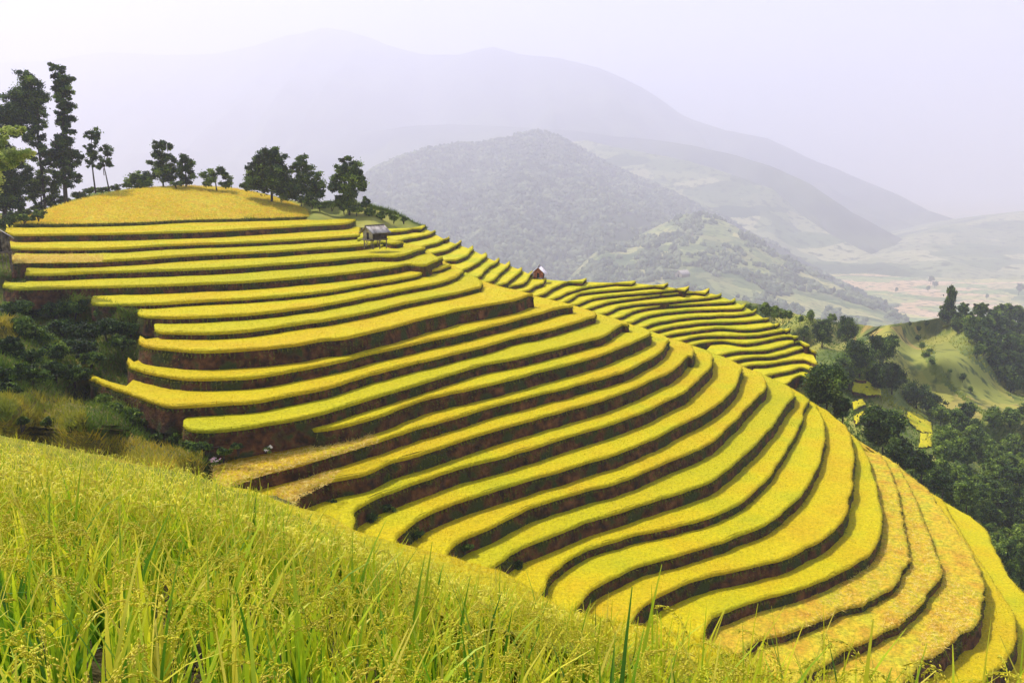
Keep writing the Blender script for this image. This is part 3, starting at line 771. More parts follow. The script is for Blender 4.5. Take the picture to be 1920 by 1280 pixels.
link('rice_crop', raw(VV, np.concatenate([gf.ravel(), (bl[1] + len(V)).ravel()]), np.concatenate([np.full(len(gf), 4), np.full(len(bl[1]), 3)]), False, None,
                      np.concatenate([np.zeros(len(gf)), np.ones(len(bl[1]))])), [M['rice_gold'], M['rice_gold_bl']], root)
bz = []
for off, dz in ((0.02, .03), (-.1, -.3), (-.3, -.9), (-.5, -2.2)):
    bz.append(rimP + np.array([0, off, dz]) + np.c_[np.zeros((nk, 2)), noise(rimP + dz, 1.2, 3, 2) * .08])
bz = np.array(bz)
link('earth_bank', raw(bz.reshape(-1, 3) - o3, grid_faces(4, nk)[:, ::-1], 4, True), M['bank'], root)
ke = 5000; idx = rng.integers(0, nk, ke)
b0 = rimP[idx] + np.c_[rng.normal(size=ke) * .3, -rng.uniform(0, .4, ke), -rng.uniform(0, .5, ke)]
dv = np.c_[rng.normal(size=(ke, 2)) * .6 + np.array([0, -.3]), rng.uniform(.1, 1.1, ke)]; dv /= np.linalg.norm(dv, axis=1)[:, None]
bl = blades(b0, dv, rng.uniform(.2, .6, ke) * (1 + .8 * (noise(b0, 3, 2, 1) > .4)), .09)
link('grass_lip', raw(bl[0] - o3, bl[1], 3), M['lip'], root)["kind"] = 'stuff'

# grassy shoulder behind the stilt hut and under the trees
SH = [(560, 385, 174), (620, 384, 174), (690, 384, 174), (730, 396, 174), (768, 412, 174), (800, 430, 174), (600, 420, 168), (700, 430, 168), (800, 450, 170)]
st = edge([(-420, 392), (0, 398), (60, 398), (100, 384), (180, 362), (250, 352), (340, 348), (430, 352), (500, 364), (560, 378), (620, 384), (690, 386), (730, 396), (768, 412), (800, 428)])
o, G = sheet('hill_shoulder', M['slope'], 150, 16, (lambda s: (-420 + 1220 * s, float(st(-420 + 1220 * s)), float(st(-420 + 1220 * s)) + 42),
             lambda uv: np.where(uv[:, 0] < 560, 180.0 + 0 * uv[:, 0], idw(SH, uv)) - np.clip(uv[:, 1] - st(uv[:, 0]), 0, 50) * .25), .25, 6, (12, -4), seed=1)
o["kind"] = 'structure'
v, f, t = image_tufts(34000, (585, 374, 800, 440), lambda u, v: v > st(u), SH, 1.0, .14, lambda u, v, p: np.clip(.36 + .2 * noise(p, 5, 2, 2), 0, 1), .7)
tag(link('shoulder_grass', raw(v, f, 3, False, t), M['grass_t']), 'green grass on the bank behind the stilt hut', 'grass', None, 'stuff')

# cut straw lying on a few terrace ends
def straw(k, poly, n, ln=.42):
    a = np.asarray(poly, float); q = np.c_[rng.uniform(a[:, 0].min(), a[:, 0].max(), n), rng.uniform(a[:, 1].min(), a[:, 1].max(), n)]
    q = q[inpoly(poly, q)]; p = at_z(q, H[k] - .50); m = len(p)
    dv = np.c_[rng.normal(size=(m, 2)), rng.uniform(-.1, .9, m)]; dv /= np.linalg.norm(dv, axis=1)[:, None]
    v, f, t = blades(p, dv, rng.uniform(ln * .5, ln * 1.3, m), .055)
    r_ = ROOTS[k]; link('cut_straw', raw(v - np.array(r_.location), f, 3), M['rice_straw_bl'], r_)["kind"] = 'stuff'
straw(14, [(400, 925), (396, 872), (470, 862), (590, 828), (700, 808), (712, 830), (600, 862), (480, 896)], 9000)
straw(3, [(25, 494), (22, 478), (192, 478), (192, 491)], 3500, .5)
straw(15, [(500, 950), (520, 915), (600, 888), (640, 880), (620, 905), (560, 935), (545, 960)], 3500)
straw(24, [(1430, 1200), (1560, 1110), (1650, 1010), (1640, 880), (1655, 865), (1690, 960), (1702, 1050), (1640, 1120), (1540, 1165)], 5000)
straw(25, [(1640, 1190), (1700, 1080), (1700, 980), (1690, 900), (1712, 935), (1752, 1035), (1760, 1075), (1700, 1160)], 3500)
straw(26, [(1700, 1240), (1760, 1130), (1770, 1060), (1800, 1090), (1836, 1110), (1825, 1170), (1750, 1230)], 3000)

# ------------------------------------------------------------------ foreground rice field
E1 = np.array([(-700, 700, 34), (-300, 760, 27), (0, 806, 22), (150, 834, 19), (350, 873, 16), (470, 912, 14), (560, 952, 12.2), (640, 992, 10.8), (720, 1036, 9.6), (850, 1090, 8.2), (1000, 1135, 7.0),
               (1150, 1182, 5.9), (1400, 1240, 4.7), (1700, 1296, 3.7), (2300, 1370, 2.8)], float)
def canopy1(u, v):
    ve = np.interp(u, E1[:, 0], E1[:, 1]); de = np.interp(u, E1[:, 0], E1[:, 2])
    vn, dn = 1420.0, 1.25
    t = np.clip((v - ve) / (vn - ve), 0, 1)
    return 1.0 / (1 / de + (1 / dn - 1 / de) * t)
n1, n2 = 60, 160; P = []
us = np.linspace(-700, 2300, n2); ve = np.interp(us, E1[:, 0], E1[:, 1])
for t in np.linspace(0, 1, n1) ** 1.3:
    v = ve + (1420 - ve) * t; P.append(at_d(np.c_[us, v], canopy1(us, v)))
P = np.array(P); C1 = P.copy()
P = np.concatenate([[P[0] + np.array([0, 3.5, -4])], [P[0] + np.array([0, .8, -.9])], P, [P[-1] * np.array([1, -1, 1]) + np.array([0, 0, .2])]])
G1 = P - np.array([0, 0, .62]); V = G1.reshape(-1, 3); V[:, 2] += noise(V, 1.5, 3, 1) * .04
link('paddy_ground', raw(V, grid_faces(len(P), n2)[:, ::-1], 4, True), M['fg_soil'])["kind"] = 'structure'
# lower, farther layer of dense leaves just under the canopy beyond a few metres
far_rows = [k for k in range(n1) if C1[k, n2 // 3, 1] > 7.5]
P = C1[:len(far_rows) + 1] - np.array([0, 0, .16]); P = np.concatenate([[P[0] + np.array([0, .5, -.8])], P])
V = P.reshape(-1, 3).copy(); V[:, 2] += noise(V, .6, 3, 3) * .05
dense = (V, grid_faces(len(P), n2)[:, ::-1])

def fg_tint(p, r):
    t = .60 + .16 * noise(p, 3.5, 3, 2) + rng.normal(size=len(p)) * .20 + np.clip((p[:, 0]) * .05, -.05, .18)
    t += np.where((p[:, 0] < -6) & (p[:, 1] > 13), .18 + .1 * noise(p, 1.5, 2, 1), 0)
    return np.clip(t, 0, 1)

def curved(base, azim, L, W, bend, droop, tint, seg=5, taper=.9):
    """curved tapering ribbon leaves"""
    n = len(base); t = np.linspace(0, 1, seg + 1)
    h = np.stack([np.cos(azim), np.sin(azim), np.zeros(n)], 1)
    s = np.stack([-np.sin(azim + .5), np.cos(azim + .5), np.zeros(n)], 1)
    tt = t[None, :, None]
    path = base[:, None, :] + h[:, None, :] * (bend * L)[:, None, None] * tt ** 2 + np.array([0, 0, 1.]) * (L[:, None, None] * tt - (droop * L)[:, None, None] * tt ** 3)
    w = (W[:, None, None] * .5) * (1 - tt ** 2 * taper) * np.minimum(1, .45 + tt * 3)
    tw = s[:, None, :] * w
    v = np.stack([path - tw, path + tw], 2).reshape(n, -1, 3)
    f = np.array([(2 * i, 2 * i + 1, 2 * i + 3, 2 * i + 2) for i in range(seg)])
    ff = f[None] + (np.arange(n) * (2 * seg + 2))[:, None, None]
    return v.reshape(-1, 3), ff.reshape(-1, 4), np.repeat(tint, 2 * seg + 2)

def panicles(tip0, azim, L, tint, ng=30):
    """arched stems carrying grains"""
    n = len(tip0); h = np.stack([np.cos(azim), np.sin(azim), np.zeros(n)], 1)
    t = np.linspace(0, 1, ng)[None, :, None]
    ax = tip0[:, None, :] + h[:, None, :] * L[:, None, None] * (t * .95) + np.array([0, 0, 1.]) * L[:, None, None] * (.45 * t - 1.05 * t ** 2.2)
    g = ax + rng.normal(size=ax.shape) * (.0022 + .0042 * np.sin(np.pi * t)) ; g[..., 2] -= .006
    d = np.gradient(ax, axis=1); d /= np.linalg.norm(d, axis=2)[..., None] + 1e-9
    d = d + rng.normal(size=d.shape) * .38; d /= np.linalg.norm(d, axis=2)[..., None]
    g = g.reshape(-1, 3); d = d.reshape(-1, 3); N = len(g)
    a = np.cross(d, rng.normal(size=(N, 3))); a /= np.linalg.norm(a, axis=1)[:, None]; b = np.cross(d, a)
    l, w = .0078, .0029
    v = np.stack([g - d * l, g + a * w, g - a * w * .5 + b * w * .87, g - a * w * .5 - b * w * .87, g + d * l], 1)
    f = np.array([(0, 2, 1), (0, 3, 2), (0, 1, 3), (4, 1, 2), (4, 2, 3), (4, 3, 1)])
    ff = f[None] + (np.arange(N) * 5)[:, None, None]
    tg = np.repeat(tint, ng) + rng.normal(size=N) * .06
    # the stem itself: thin three sided strip
    sv = np.stack([ax + np.array([0, 0, .0012]), ax + np.array([.0012, 0, -.0008]), ax + np.array([-.0012, 0, -.0008])], 2)
    sf = []
    for i in range(ng - 1):
        for j in range(3):
            sf.append((i * 3 + j, i * 3 + (j + 1) % 3, (i + 1) * 3 + (j + 1) % 3)); sf.append((i * 3 + j, (i + 1) * 3 + (j + 1) % 3, (i + 1) * 3 + j))
    sff = np.array(sf)[None] + (np.arange(n) * 3 * ng)[:, None, None]
    return [(v.reshape(-1, 3), ff.reshape(-1, 3), np.repeat(tg, 5)), (sv.reshape(-1, 3), sff.reshape(-1, 3), np.repeat(tint * .8, 3 * ng))]

def sample_canopy(n, v0off=0, dmin=0, dmax=99):
    u = rng.uniform(-250, 2150, n); ve = np.interp(u, E1[:, 0], E1[:, 1]); v = ve + (1415 - ve) * rng.random(n)
    d = canopy1(u, v); ok = (d > dmin) & (d < dmax)
    return at_d(np.c_[u[ok], v[ok]], d[ok])
# near plants stand in hills (clumps), with dark gaps between them
p = sample_canopy(90000, dmin=1.5, dmax=7.5)
cell = .25; key = np.floor(p[:, 0] / cell).astype(int) * 100003 + np.floor(p[:, 1] / cell).astype(int)
_, ui = np.unique(key, return_index=True); hills = p[ui]; NH = len(hills)
hill_t = np.clip(.54 + .2 * noise(hills, 2.5, 3, 2) + rng.normal(size=NH) * .12, .1, .9)
K = 11; n = NH * K
hb = np.repeat(hills, K, 0); base = hb.copy(); base[:, 2] -= .74; base[:, :2] += rng.normal(size=(n, 2)) * .022
L = rng.uniform(.62, 1.0, n) * np.repeat(rng.uniform(.85, 1.12, NH), K)
tt0 = np.clip(.06 + np.repeat(hill_t, K) + rng.normal(size=n) * .19 + .1 * (rng.random(n) < .1), 0, 1)
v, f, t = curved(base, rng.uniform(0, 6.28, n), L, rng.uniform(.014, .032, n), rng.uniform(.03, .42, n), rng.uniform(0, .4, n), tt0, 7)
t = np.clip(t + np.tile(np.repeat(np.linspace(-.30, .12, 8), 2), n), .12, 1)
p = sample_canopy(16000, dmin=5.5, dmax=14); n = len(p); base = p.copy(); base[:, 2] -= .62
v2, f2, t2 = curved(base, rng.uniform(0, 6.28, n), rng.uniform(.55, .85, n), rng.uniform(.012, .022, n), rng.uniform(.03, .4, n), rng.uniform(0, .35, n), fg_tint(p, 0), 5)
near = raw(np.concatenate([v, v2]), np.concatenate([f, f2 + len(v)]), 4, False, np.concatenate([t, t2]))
# many short upright leaf ends in the far part
p2 = sample_canopy(90000, dmin=5.5); n = len(p2)
b2 = p2.copy(); b2[:, 2] -= rng.uniform(.16, .34, n)
dv = np.c_[rng.normal(size=(n, 2)) * .45, np.ones(n)]; dv /= np.linalg.norm(dv, axis=1)[:, None]
bl = blades(b2, dv, rng.uniform(.2, .36, n), .018, np.clip(fg_tint(p2, 0) + .06, 0, 1))
o = link('rice_stalks', near, M['fg_rice']); tag(o, 'green and yellow rice leaves filling the near field', 'rice plants', None, 'stuff')
VV = np.concatenate([dense[0], bl[0]])
me = raw(VV, np.concatenate([dense[1].ravel(), (bl[1] + len(dense[0])).ravel()]), np.concatenate([np.full(len(dense[1]), 4), np.full(len(bl[1]), 3)]), False,
         np.concatenate([np.clip(fg_tint(dense[0], 0), 0, 1), bl[2]]), np.concatenate([np.zeros(len(dense[1])), np.ones(len(bl[1]))]))
tag(link('rice_canopy', me, [M['fg_base'], M['fg_rice']]), 'dense sunlit rice tops farther down the near field', 'rice plants', None, 'stuff')
# drooping ears of grain
KE = 4; n = NH * KE; p = np.repeat(hills, KE, 0); p[:, :2] += rng.normal(size=(n, 2)) * .05; p[:, 2] += rng.uniform(-.13, .09, n)
keep = rng.random(n) < .8; p = p[keep]; n = len(p); az = rng.uniform(0, 6.28, n)
tn = np.clip(.86 + rng.normal(size=n) * .10, .5, 1)
parts = panicles(p, az, rng.uniform(.13, .22, n), tn, 52)
stem = blades(np.c_[p[:, :2], p[:, 2] - .6], np.tile([0, 0, 1.], (n, 1)), .62, .007, tn * .6)
V3, F3, T3_ = merge(parts + [stem])
tag(link('rice_ears', raw(V3, F3, 3, False, T3_), M['fg_rice']), 'drooping ears of ripening grain among the near leaves', 'rice ears', None, 'stuff')
p = sample_canopy(30000, dmin=5.5, dmax=16); n = len(p); p[:, 2] += rng.uniform(-.08, .05, n)
v, f, t = curved(p, rng.normal(.2, 1.3, n), rng.uniform(.12, .2, n), np.full(n, .014), np.full(n, .8), np.full(n, 1.3), np.clip(.85 + rng.normal(size=n) * .1, 0, 1), 3)
tag(link('rice_ears', raw(v, f, 4, False, t), M['fg_rice']), 'bent yellow ears of grain in the middle of the near field', 'rice ears', None, 'stuff')

# single tall plants standing up in front of the terraces
SOLO = [(1240, 1085, 2.9, 'tall rice plant with arching ears against the dark bank, leftmost of the tall stalks'),
        (1335, 1150, 2.3, 'rice plant with pale bent leaves standing against a dark green bank end'),
        (1412, 1130, 2.6, 'rice plant with a broad upright yellow-green leaf before the golden crop'),
        (1565, 1125, 2.5, 'rice plant with one slim pale leaf rising before the ragged cut terraces'),
        (1125, 1120, 3.3, 'rice plant with thin pale stems crossing the end of a dark bank'),
        (1868, 1175, 2.2, 'rice plant with one pale leaf tip near the bottom right corner')]
for (u, v, d, lab) in SOLO:
    top = at_d([(u, v)], d)[0]; c1 = at_d([(u, 1400)], 1.3)[0]
    gz = min(top[2] - .75, -1.2 - .30 * d)
    base = np.array([top[0], top[1], gz]); root = empty('rice_plant', tuple(base)); tag(root, lab, 'rice plant', 'tall rice plants along the bottom edge')
    hgt = top[2] - gz
    for j in range(7):
        az_ = rng.uniform(0, 6.28); l = hgt * (1.0 if j == 0 else rng.uniform(.72, .93)) * 1.02
        v_, f_, t_ = curved(np.array([[rng.normal() * .012, rng.normal() * .012, 0]]), np.array([az_]), np.array([l]), np.array([.013]), np.array([.05 if j == 0 else rng.uniform(.06, .3)]), np.array([.02 if j == 0 else rng.uniform(.02, .2)]), np.array([rng.uniform(.45, .85)]), 9)
        link('leaf', raw(v_, f_, 4, False, t_), M['fg_rice'], root)
    for j in range(3):
        ta = np.array([[rng.normal() * .03, rng.normal() * .03, hgt * rng.uniform(.72, .88)]])
        pp = panicles(ta, rng.uniform(-2, 2, 1), np.array([rng.uniform(.13, .2)]), np.array([.9]), 44)
        pp.append(blades(np.array([[0, 0, 0.]]), ta / np.linalg.norm(ta), float(np.linalg.norm(ta)) * 1.01, .006, .7))
        v_, f_, t_ = merge(pp); link('ear', raw(v_, f_, 3, False, t_), M['fg_rice'], root)

# ------------------------------------------------------------------ olive rice slope between the near field and the terraces
us = np.linspace(120, 1900, 170); ve = np.interp(us, E2[:, 0], E2[:, 1]); de = np.interp(us, E2[:, 0], E2[:, 2]); P = []
for t in np.linspace(0, 1, 30) ** 1.3:
    P.append(at_d(np.c_[us, ve + 430 * t], 1 / (1 / de + t * (1.15 / de))))
P = np.array(P); C2 = P.copy(); P = np.concatenate([[P[0] + np.array([0, 4, -5])], [P[0] + np.array([0, .7, -.4])], P])
V = P.reshape(-1, 3); V[:, 2] += noise(V, 3, 3, 5) * .10
n = 60000; i = rng.integers(0, 29, n); j = rng.integers(0, 169, n); a_, b_ = rng.random((n, 1)), rng.random((n, 1))
q = C2[i, j] * (1 - a_) * (1 - b_) + C2[i + 1, j] * a_ * (1 - b_) + C2[i, j + 1] * (1 - a_) * b_ + C2[i + 1, j + 1] * a_ * b_
q[:, 2] += noise(q, 3, 3, 5) * .10 - .04
dv = np.c_[rng.normal(size=(n, 2)) * .6, np.ones(n)]; dv /= np.linalg.norm(dv, axis=1)[:, None]
bl = blades(q, dv, rng.uniform(.12, .3, n), .035); gf = grid_faces(len(P), 170)[:, ::-1]
root = empty('rice_terrace', tuple(C2[0, 60])); o3 = np.array(root.location)
tag(root, 'olive-gold rice slope closing the lower ends of the curved terraces, just beyond the near field', 'rice terrace')
link('rice_crop', raw(np.concatenate([V, bl[0]]) - o3, np.concatenate([gf.ravel(), (bl[1] + len(V)).ravel()]), np.concatenate([np.full(len(gf), 4), np.full(len(bl[1]), 3)]), False, None,
                      np.concatenate([np.zeros(len(gf)), np.ones(len(bl[1]))])), [M['tongue'], M['rice_bl']], root)

# ------------------------------------------------------------------ trees and shrubs
def crown(blobs, d, leaf, dens, tilt=.0, bright=0.0):
    """blobs (u, v, ru, rv) in picture units at distance d -> leaf quads gathered in clumps"""
    px = d / F; C, T = [], []
    for (u, v, ru, rv) in blobs:
        c = at_d([(u, v)], d)[0]; R = np.array([ru * px, (ru + rv) * .5 * px, rv * px]) * 1.08
        nc = max(7, int(ru * rv / 15)); a = rng.normal(size=(nc, 3)); a /= np.linalg.norm(a, axis=1)[:, None]
        cc = c + a * R * rng.uniform(.35, .95, nc)[:, None]
        cr = rng.uniform(.20, .40, nc) * R.mean()
        m = int(ru * rv * dens * 2.3 / nc) + 8
        q = cc[:, None, :] + rng.normal(size=(nc, m, 3)) * cr[:, None, None] * np.array([.62, .62, .45])
        tt = .46 + rng.normal(size=(nc, 1)) * .20 + rng.normal(size=(nc, m)) * .14 + bright
        C.append(q.reshape(-1, 3)); T.append(tt.ravel())
    C = np.concatenate(C); T = np.clip(np.concatenate(T), 0, 1)
    return leaf_quads(C, rng.uniform(.6, 1.3, len(C)) * leaf * .85, T)

def tree(name, label, cat, d, blobs, trunks, leaf=.22, dens=2.6, group=None, m='leaf', tm='trunk', bright=0.0, tw=2.2):
    """trunks: polylines in picture units, first point is the foot"""
    f0 = at_d([trunks[0][0]], d)[0]
    root = empty(name, tuple(f0)); tag(root, label, cat, group)
    v, f, t = crown(blobs, d, leaf, dens, 0, bright)
    link('crown', raw(v - f0, f, 4, False, t), M[m], root)
    px = d / F; parts = []
    for k, tr in enumerate(trunks):
        P = at_d(catmull(tr, 8), d); P[:, 1] += np.linspace(0, rng.normal() * 1.0 if k else 0, len(P))
        w = tw * px * (1 if k == 0 else .55)
        P = np.concatenate([[P[0] - np.array([0, 0, 1.2])], P])
        parts.append(tube(P - f0, np.linspace(w, w * .35, len(P)), 6))
    v, f, _ = merge(parts); link('trunk', raw(v, f, 4, True), M[tm], root)
    return root

D1 = 168
tree('tall_tree', 'tallest dark tree on the left, a narrow leafy column over a dense lower crown', 'tree', D1,
     [(99, 126, 9, 9), (112, 138, 13, 12), (124, 150, 13, 12), (106, 160, 12, 12), (122, 172, 14, 13), (110, 184, 11, 12), (127, 196, 12, 13), (113, 208, 9, 12), (130, 220, 10, 12), (112, 232, 8, 9), (126, 244, 11, 12), (113, 256, 9, 10), (122, 268, 14, 12), (102, 280, 15, 13), (134, 286, 15, 13), (116, 296, 16, 14), (146, 300, 12, 11), (96, 305, 13, 12), (130, 314, 17, 13), (118, 165, 12, 14), (117, 200, 12, 14), (120, 228, 11, 14), (118, 262, 13, 14), (116, 284, 16, 14), (108, 326, 14, 12), (142, 330, 12, 10), (124, 340, 14, 11)],
     [[(124, 384), (121, 340), (118, 280), (119, 210), (112, 130)], [(121, 330), (135, 300), (146, 285)], [(119, 290), (104, 262)]], .25, 4.0, bright=-.18, tw=4)
tree('tall_tree', 'broad airy dark tree left of the tallest one, its top leaning left', 'tree', D1 + 3,
     [(50, 142, 15, 10), (62, 155, 16, 13), (40, 172, 18, 16), (60, 185, 22, 20), (25, 190, 18, 20), (78, 180, 12, 18), (15, 215, 20, 20), (45, 215, 22, 20), (66, 215, 15, 18), (5, 235, 16, 20), (55, 252, 13, 14), (72, 265, 15, 12), (86, 285, 14, 12), (30, 245, 16, 14), (50, 200, 22, 20), (70, 238, 12, 12), (62, 290, 12, 10)],
     [[(84, 382), (79, 330), (72, 270), (70, 200), (58, 150)], [(73, 280), (50, 230), (35, 190)], [(76, 300), (90, 280)]], .26, 4.4, bright=-.12, tw=2.6)
tree('tree', 'dark tree at the left edge behind the hilltop, low and dense', 'tree', D1 - 4,
     [(12, 330, 22, 30), (-15, 300, 25, 40), (22, 362, 20, 22), (-5, 380, 30, 20), (35, 385, 14, 12), (30, 300, 16, 18), (38, 335, 14, 16), (8, 280, 18, 16)], [[(8, 410), (10, 350), (5, 300)]], .26, 5.0, bright=-.2, tw=4)
tree('tree', 'thin scrubby tree between the tallest tree and the left edge', 'tree', D1 + 4,
     [(60, 340, 14, 16), (78, 330, 12, 18), (95, 345, 12, 16), (62, 368, 14, 12), (88, 368, 12, 12), (50, 315, 12, 12), (44, 352, 14, 14), (70, 352, 16, 14), (100, 362, 14, 12), (86, 312, 11, 11)], [[(78, 390), (76, 340)]], .24, 2.8, bright=0, tw=1.6)
tree('slender_tree', 'slender tree with a small dark tuft, first to the right of the tallest tree', 'tree', D1,
     [(165, 252, 10, 9), (178, 250, 12, 9), (183, 262, 8, 7), (168, 275, 8, 9), (176, 292, 12, 12), (170, 305, 9, 9)], [[(178, 352), (174, 320), (171, 280), (172, 255)], [(173, 300), (182, 262)]], .22, 4.2, bright=-.15, tw=1.6)
tree('slender_tree', 'slender leaning tree with a sparse tuft beside the domed field', 'tree', D1,
     [(196, 278, 9, 8), (205, 288, 8, 8), (194, 300, 11, 9), (190, 314, 8, 7), (204, 310, 6, 8)], [[(204, 354), (198, 325), (194, 305), (200, 282)], [(194, 318), (205, 292)]], .22, 3.8, bright=-.1, tw=1.4)
tree('tree', 'mid-size tree with layered crown above the peak of the domed field', 'tree', D1 + 8,
     [(298, 272, 13, 9), (312, 278, 12, 11), (298, 290, 15, 10), (316, 300, 14, 11), (295, 310, 16, 12), (310, 325, 22, 14), (286, 330, 14, 12)], [[(306, 352), (306, 310), (303, 272)], [(306, 320), (318, 295)]], .25, 4.6, bright=-.08, tw=1.8)
tree('tree', 'small oval dark tree right of the layered one', 'tree', D1 + 8,
     [(345, 296, 11, 10), (350, 308, 14, 12), (346, 322, 15, 13), (352, 336, 14, 10)], [[(349, 352), (348, 300)]], .25, 5.2, bright=-.18, tw=1.8)
tree('bushy_tree', 'low pale green bushy tree left of the layered tree', 'tree', D1 + 6,
     [(258, 328, 15, 8), (248, 338, 13, 9), (270, 338, 14, 10), (262, 346, 20, 8)], [[(260, 356), (259, 330)]], .25, 3.6, bright=.12, tw=1.5)
tree('bushy_tree', 'low spreading bushy tree behind the right side of the domed field', 'tree', D1 + 6,
     [(388, 325, 13, 9), (410, 320, 14, 8), (424, 332, 11, 9), (395, 340, 16, 9), (418, 346, 14, 8)], [[(406, 356), (402, 325)]], .25, 3.8, bright=0, tw=1.6)
tree('bushy_tree', 'largest dark rounded tree of the right hilltop cluster', 'tree', D1 + 2,
     [(504, 285, 17, 12), (492, 300, 20, 14), (520, 300, 16, 14), (488, 318, 24, 15), (520, 322, 26, 16), (480, 340, 28, 14), (515, 345, 34, 16), (535, 360, 25, 14), (462, 348, 14, 8)],
     [[(510, 378), (508, 330), (504, 285)], [(508, 340), (485, 315)], [(508, 335), (530, 310)]], .27, 5.4, bright=-.17, tw=2.8)
tree('tree', 'open grey-green tree in the middle of the right hilltop cluster', 'tree', D1 + 5,
     [(565, 302, 14, 10), (552, 315, 12, 12), (578, 320, 13, 12), (560, 335, 16, 12), (590, 335, 15, 13), (598, 352, 14, 12), (572, 355, 22, 14), (590, 370, 22, 10)],
     [[(575, 388), (572, 345), (564, 305)], [(572, 350), (592, 335)]], .26, 3.6, bright=.03, tw=1.8)
tree('tree', 'rounded tree with sunlit left side at the right end of the hilltop', 'tree', D1,
     [(655, 303, 14, 9), (640, 315, 15, 12), (665, 318, 17, 14), (635, 332, 14, 12), (660, 338, 24, 14), (676, 345, 13, 12), (630, 350, 14, 12), (655, 358, 22, 13), (645, 374, 22, 12)],
     [[(655, 394), (655, 350), (655, 305)], [(655, 360), (636, 330)], [(655, 350), (674, 325)]], .26, 4.6, bright=-.04, tw=2.2)
tree('small_tree', 'tiny tree right of the sunlit rounded hilltop tree', 'tree', D1, [(685, 372, 7, 6), (690, 380, 6, 6), (682, 384, 8, 6)], [[(687, 396), (686, 372)]], .2, 5, bright=-.1, tw=1.2)
tree('leafy_tree', 'bright lime leafy branches reaching in at the left edge', 'tree', 96,
     [(16, 246, 22, 7), (36, 242, 10, 6), (4, 262, 12, 9), (20, 290, 34, 9), (45, 288, 18, 6), (2, 275, 12, 8), (8, 312, 16, 8), (28, 304, 14, 6), (-20, 280, 20, 30), (-30, 330, 25, 30)],
     [[(-40, 560), (-30, 420), (-20, 330), (0, 300), (20, 290)], [(-20, 330), (-10, 270), (16, 248)]], .16, 4.5, None, 'leaf_lime', 'trunk', .1, 3)

def shrubs(lst, dfun, cat, group, label, m='leaf', leaf=.17, dens=3.0):
    for k, (u, v, r, h, br) in enumerate(lst):
        d = dfun(u, v + h * .7)
        bl = [(u + rng.normal() * r * .35, v + rng.normal() * h * .2, r * rng.uniform(.45, .7), h * rng.uniform(.45, .65)) for _ in range(5)] + [(u, v + h * .3, r * .8, h * .5)]
        c, f, t = crown(bl, d, leaf, dens, 0, br)
        foot = at_d([(u, v + h)], d)[0]
        lab = label[k] if isinstance(label, list) else label
        root = empty('shrub', tuple(foot)); tag(root, lab, cat, group)
        link('foliage', raw(c - foot, f, 4, False, t), M[m], root)
        px = d / F
        vs, fs, _ = merge([tube(np.array([[0, 0, -.5], [rng.normal() * .2, 0, h * px * .6], [rng.normal() * .5, 0, h * px * 1.1]]), [.09, .06, .02], 5) for _ in range(3)])
        link('stem', raw(vs, fs, 4), M['trunk'], root)
ld = lambda u, v: float(idw(LS, np.array([(u, v)]))[0]) * .985
shrubs([(20, 575, 30, 18, -.1), (62, 578, 34, 18, -.12), (105, 580, 30, 16, -.12), (140, 575, 24, 15, .0), (40, 610, 28, 20, .1), (75, 625, 30, 22, .18), (120, 612, 30, 20, -.05), (160, 620, 34, 22, -.25),
        (200, 612, 30, 22, -.2), (150, 648, 34, 20, -.28), (100, 655, 30, 20, -.1), (55, 668, 34, 20, -.05), (20, 648, 26, 22, -.25), (105, 690, 32, 20, -.1), (60, 702, 32, 18, 0), (140, 700, 26, 18, .1), (20, 700, 30, 18, -.1),
        (245, 610, 22, 15, .05), (190, 585, 22, 12, .12), (230, 640, 20, 12, .02), (10, 728, 28, 14, -.05), (170, 672, 24, 14, .0)],
       ld, 'shrub', 'dark shrubs on the slope left of the terraces', 'dark green shrub in the dense thicket left of the terraces', 'leaf', .15, 2.8)
shrubs([(196, 748, 18, 14, .18), (220, 762, 22, 16, .12), (248, 775, 20, 14, .2)], ld, 'shrub', 'green shrubs under the pointed terrace tip', 'bright green shrub beneath the long pointed terrace tip', 'leaf', .14, 2.8)
shrubs([(275, 790, 18, 12, -.05), (305, 802, 18, 13, -.05), (335, 822, 18, 13, -.1), (290, 820, 16, 10, .05), (365, 835, 16, 10, 0), (425, 838, 20, 12, -.15), (470, 845, 20, 12, -.1), (395, 848, 14, 9, -.05), (450, 862, 16, 8, -.05), (90, 790, 18, 9, 0), (40, 788, 20, 9, 0)],
       ld, 'shrub', 'low scrub along the foot of the terraces', 'low dull green scrub bush in the gully above the near field', 'leaf', .13, 2.4)
shrubs([(352, 832, 14, 10, .05), (388, 836, 16, 10, -.05), (418, 846, 16, 10, .08), (446, 836, 13, 8, -.1), (330, 812, 14, 10, .0), (300, 795, 14, 10, .1), (280, 778, 12, 9, .12)],
       lambda u, v: 63.5 if u > 340 else 72.0, 'shrub', 'low scrub along the foot of the terraces', 'low dull green scrub bush in the gully above the near field', 'leaf', .10, 3.4)
hd = lambda u, v: 160.0 if u < 240 else 162.0
shrubs([(18, 412, 20, 11, .0), (46, 408, 18, 9, .1), (72, 402, 16, 8, .05), (-8, 420, 22, 12, -.1)], lambda u, v: 138.0, 'shrub', 'shrubs at the left foot of the domed field', 'green shrub at the left foot of the domed field', 'leaf', .18, 3.0)
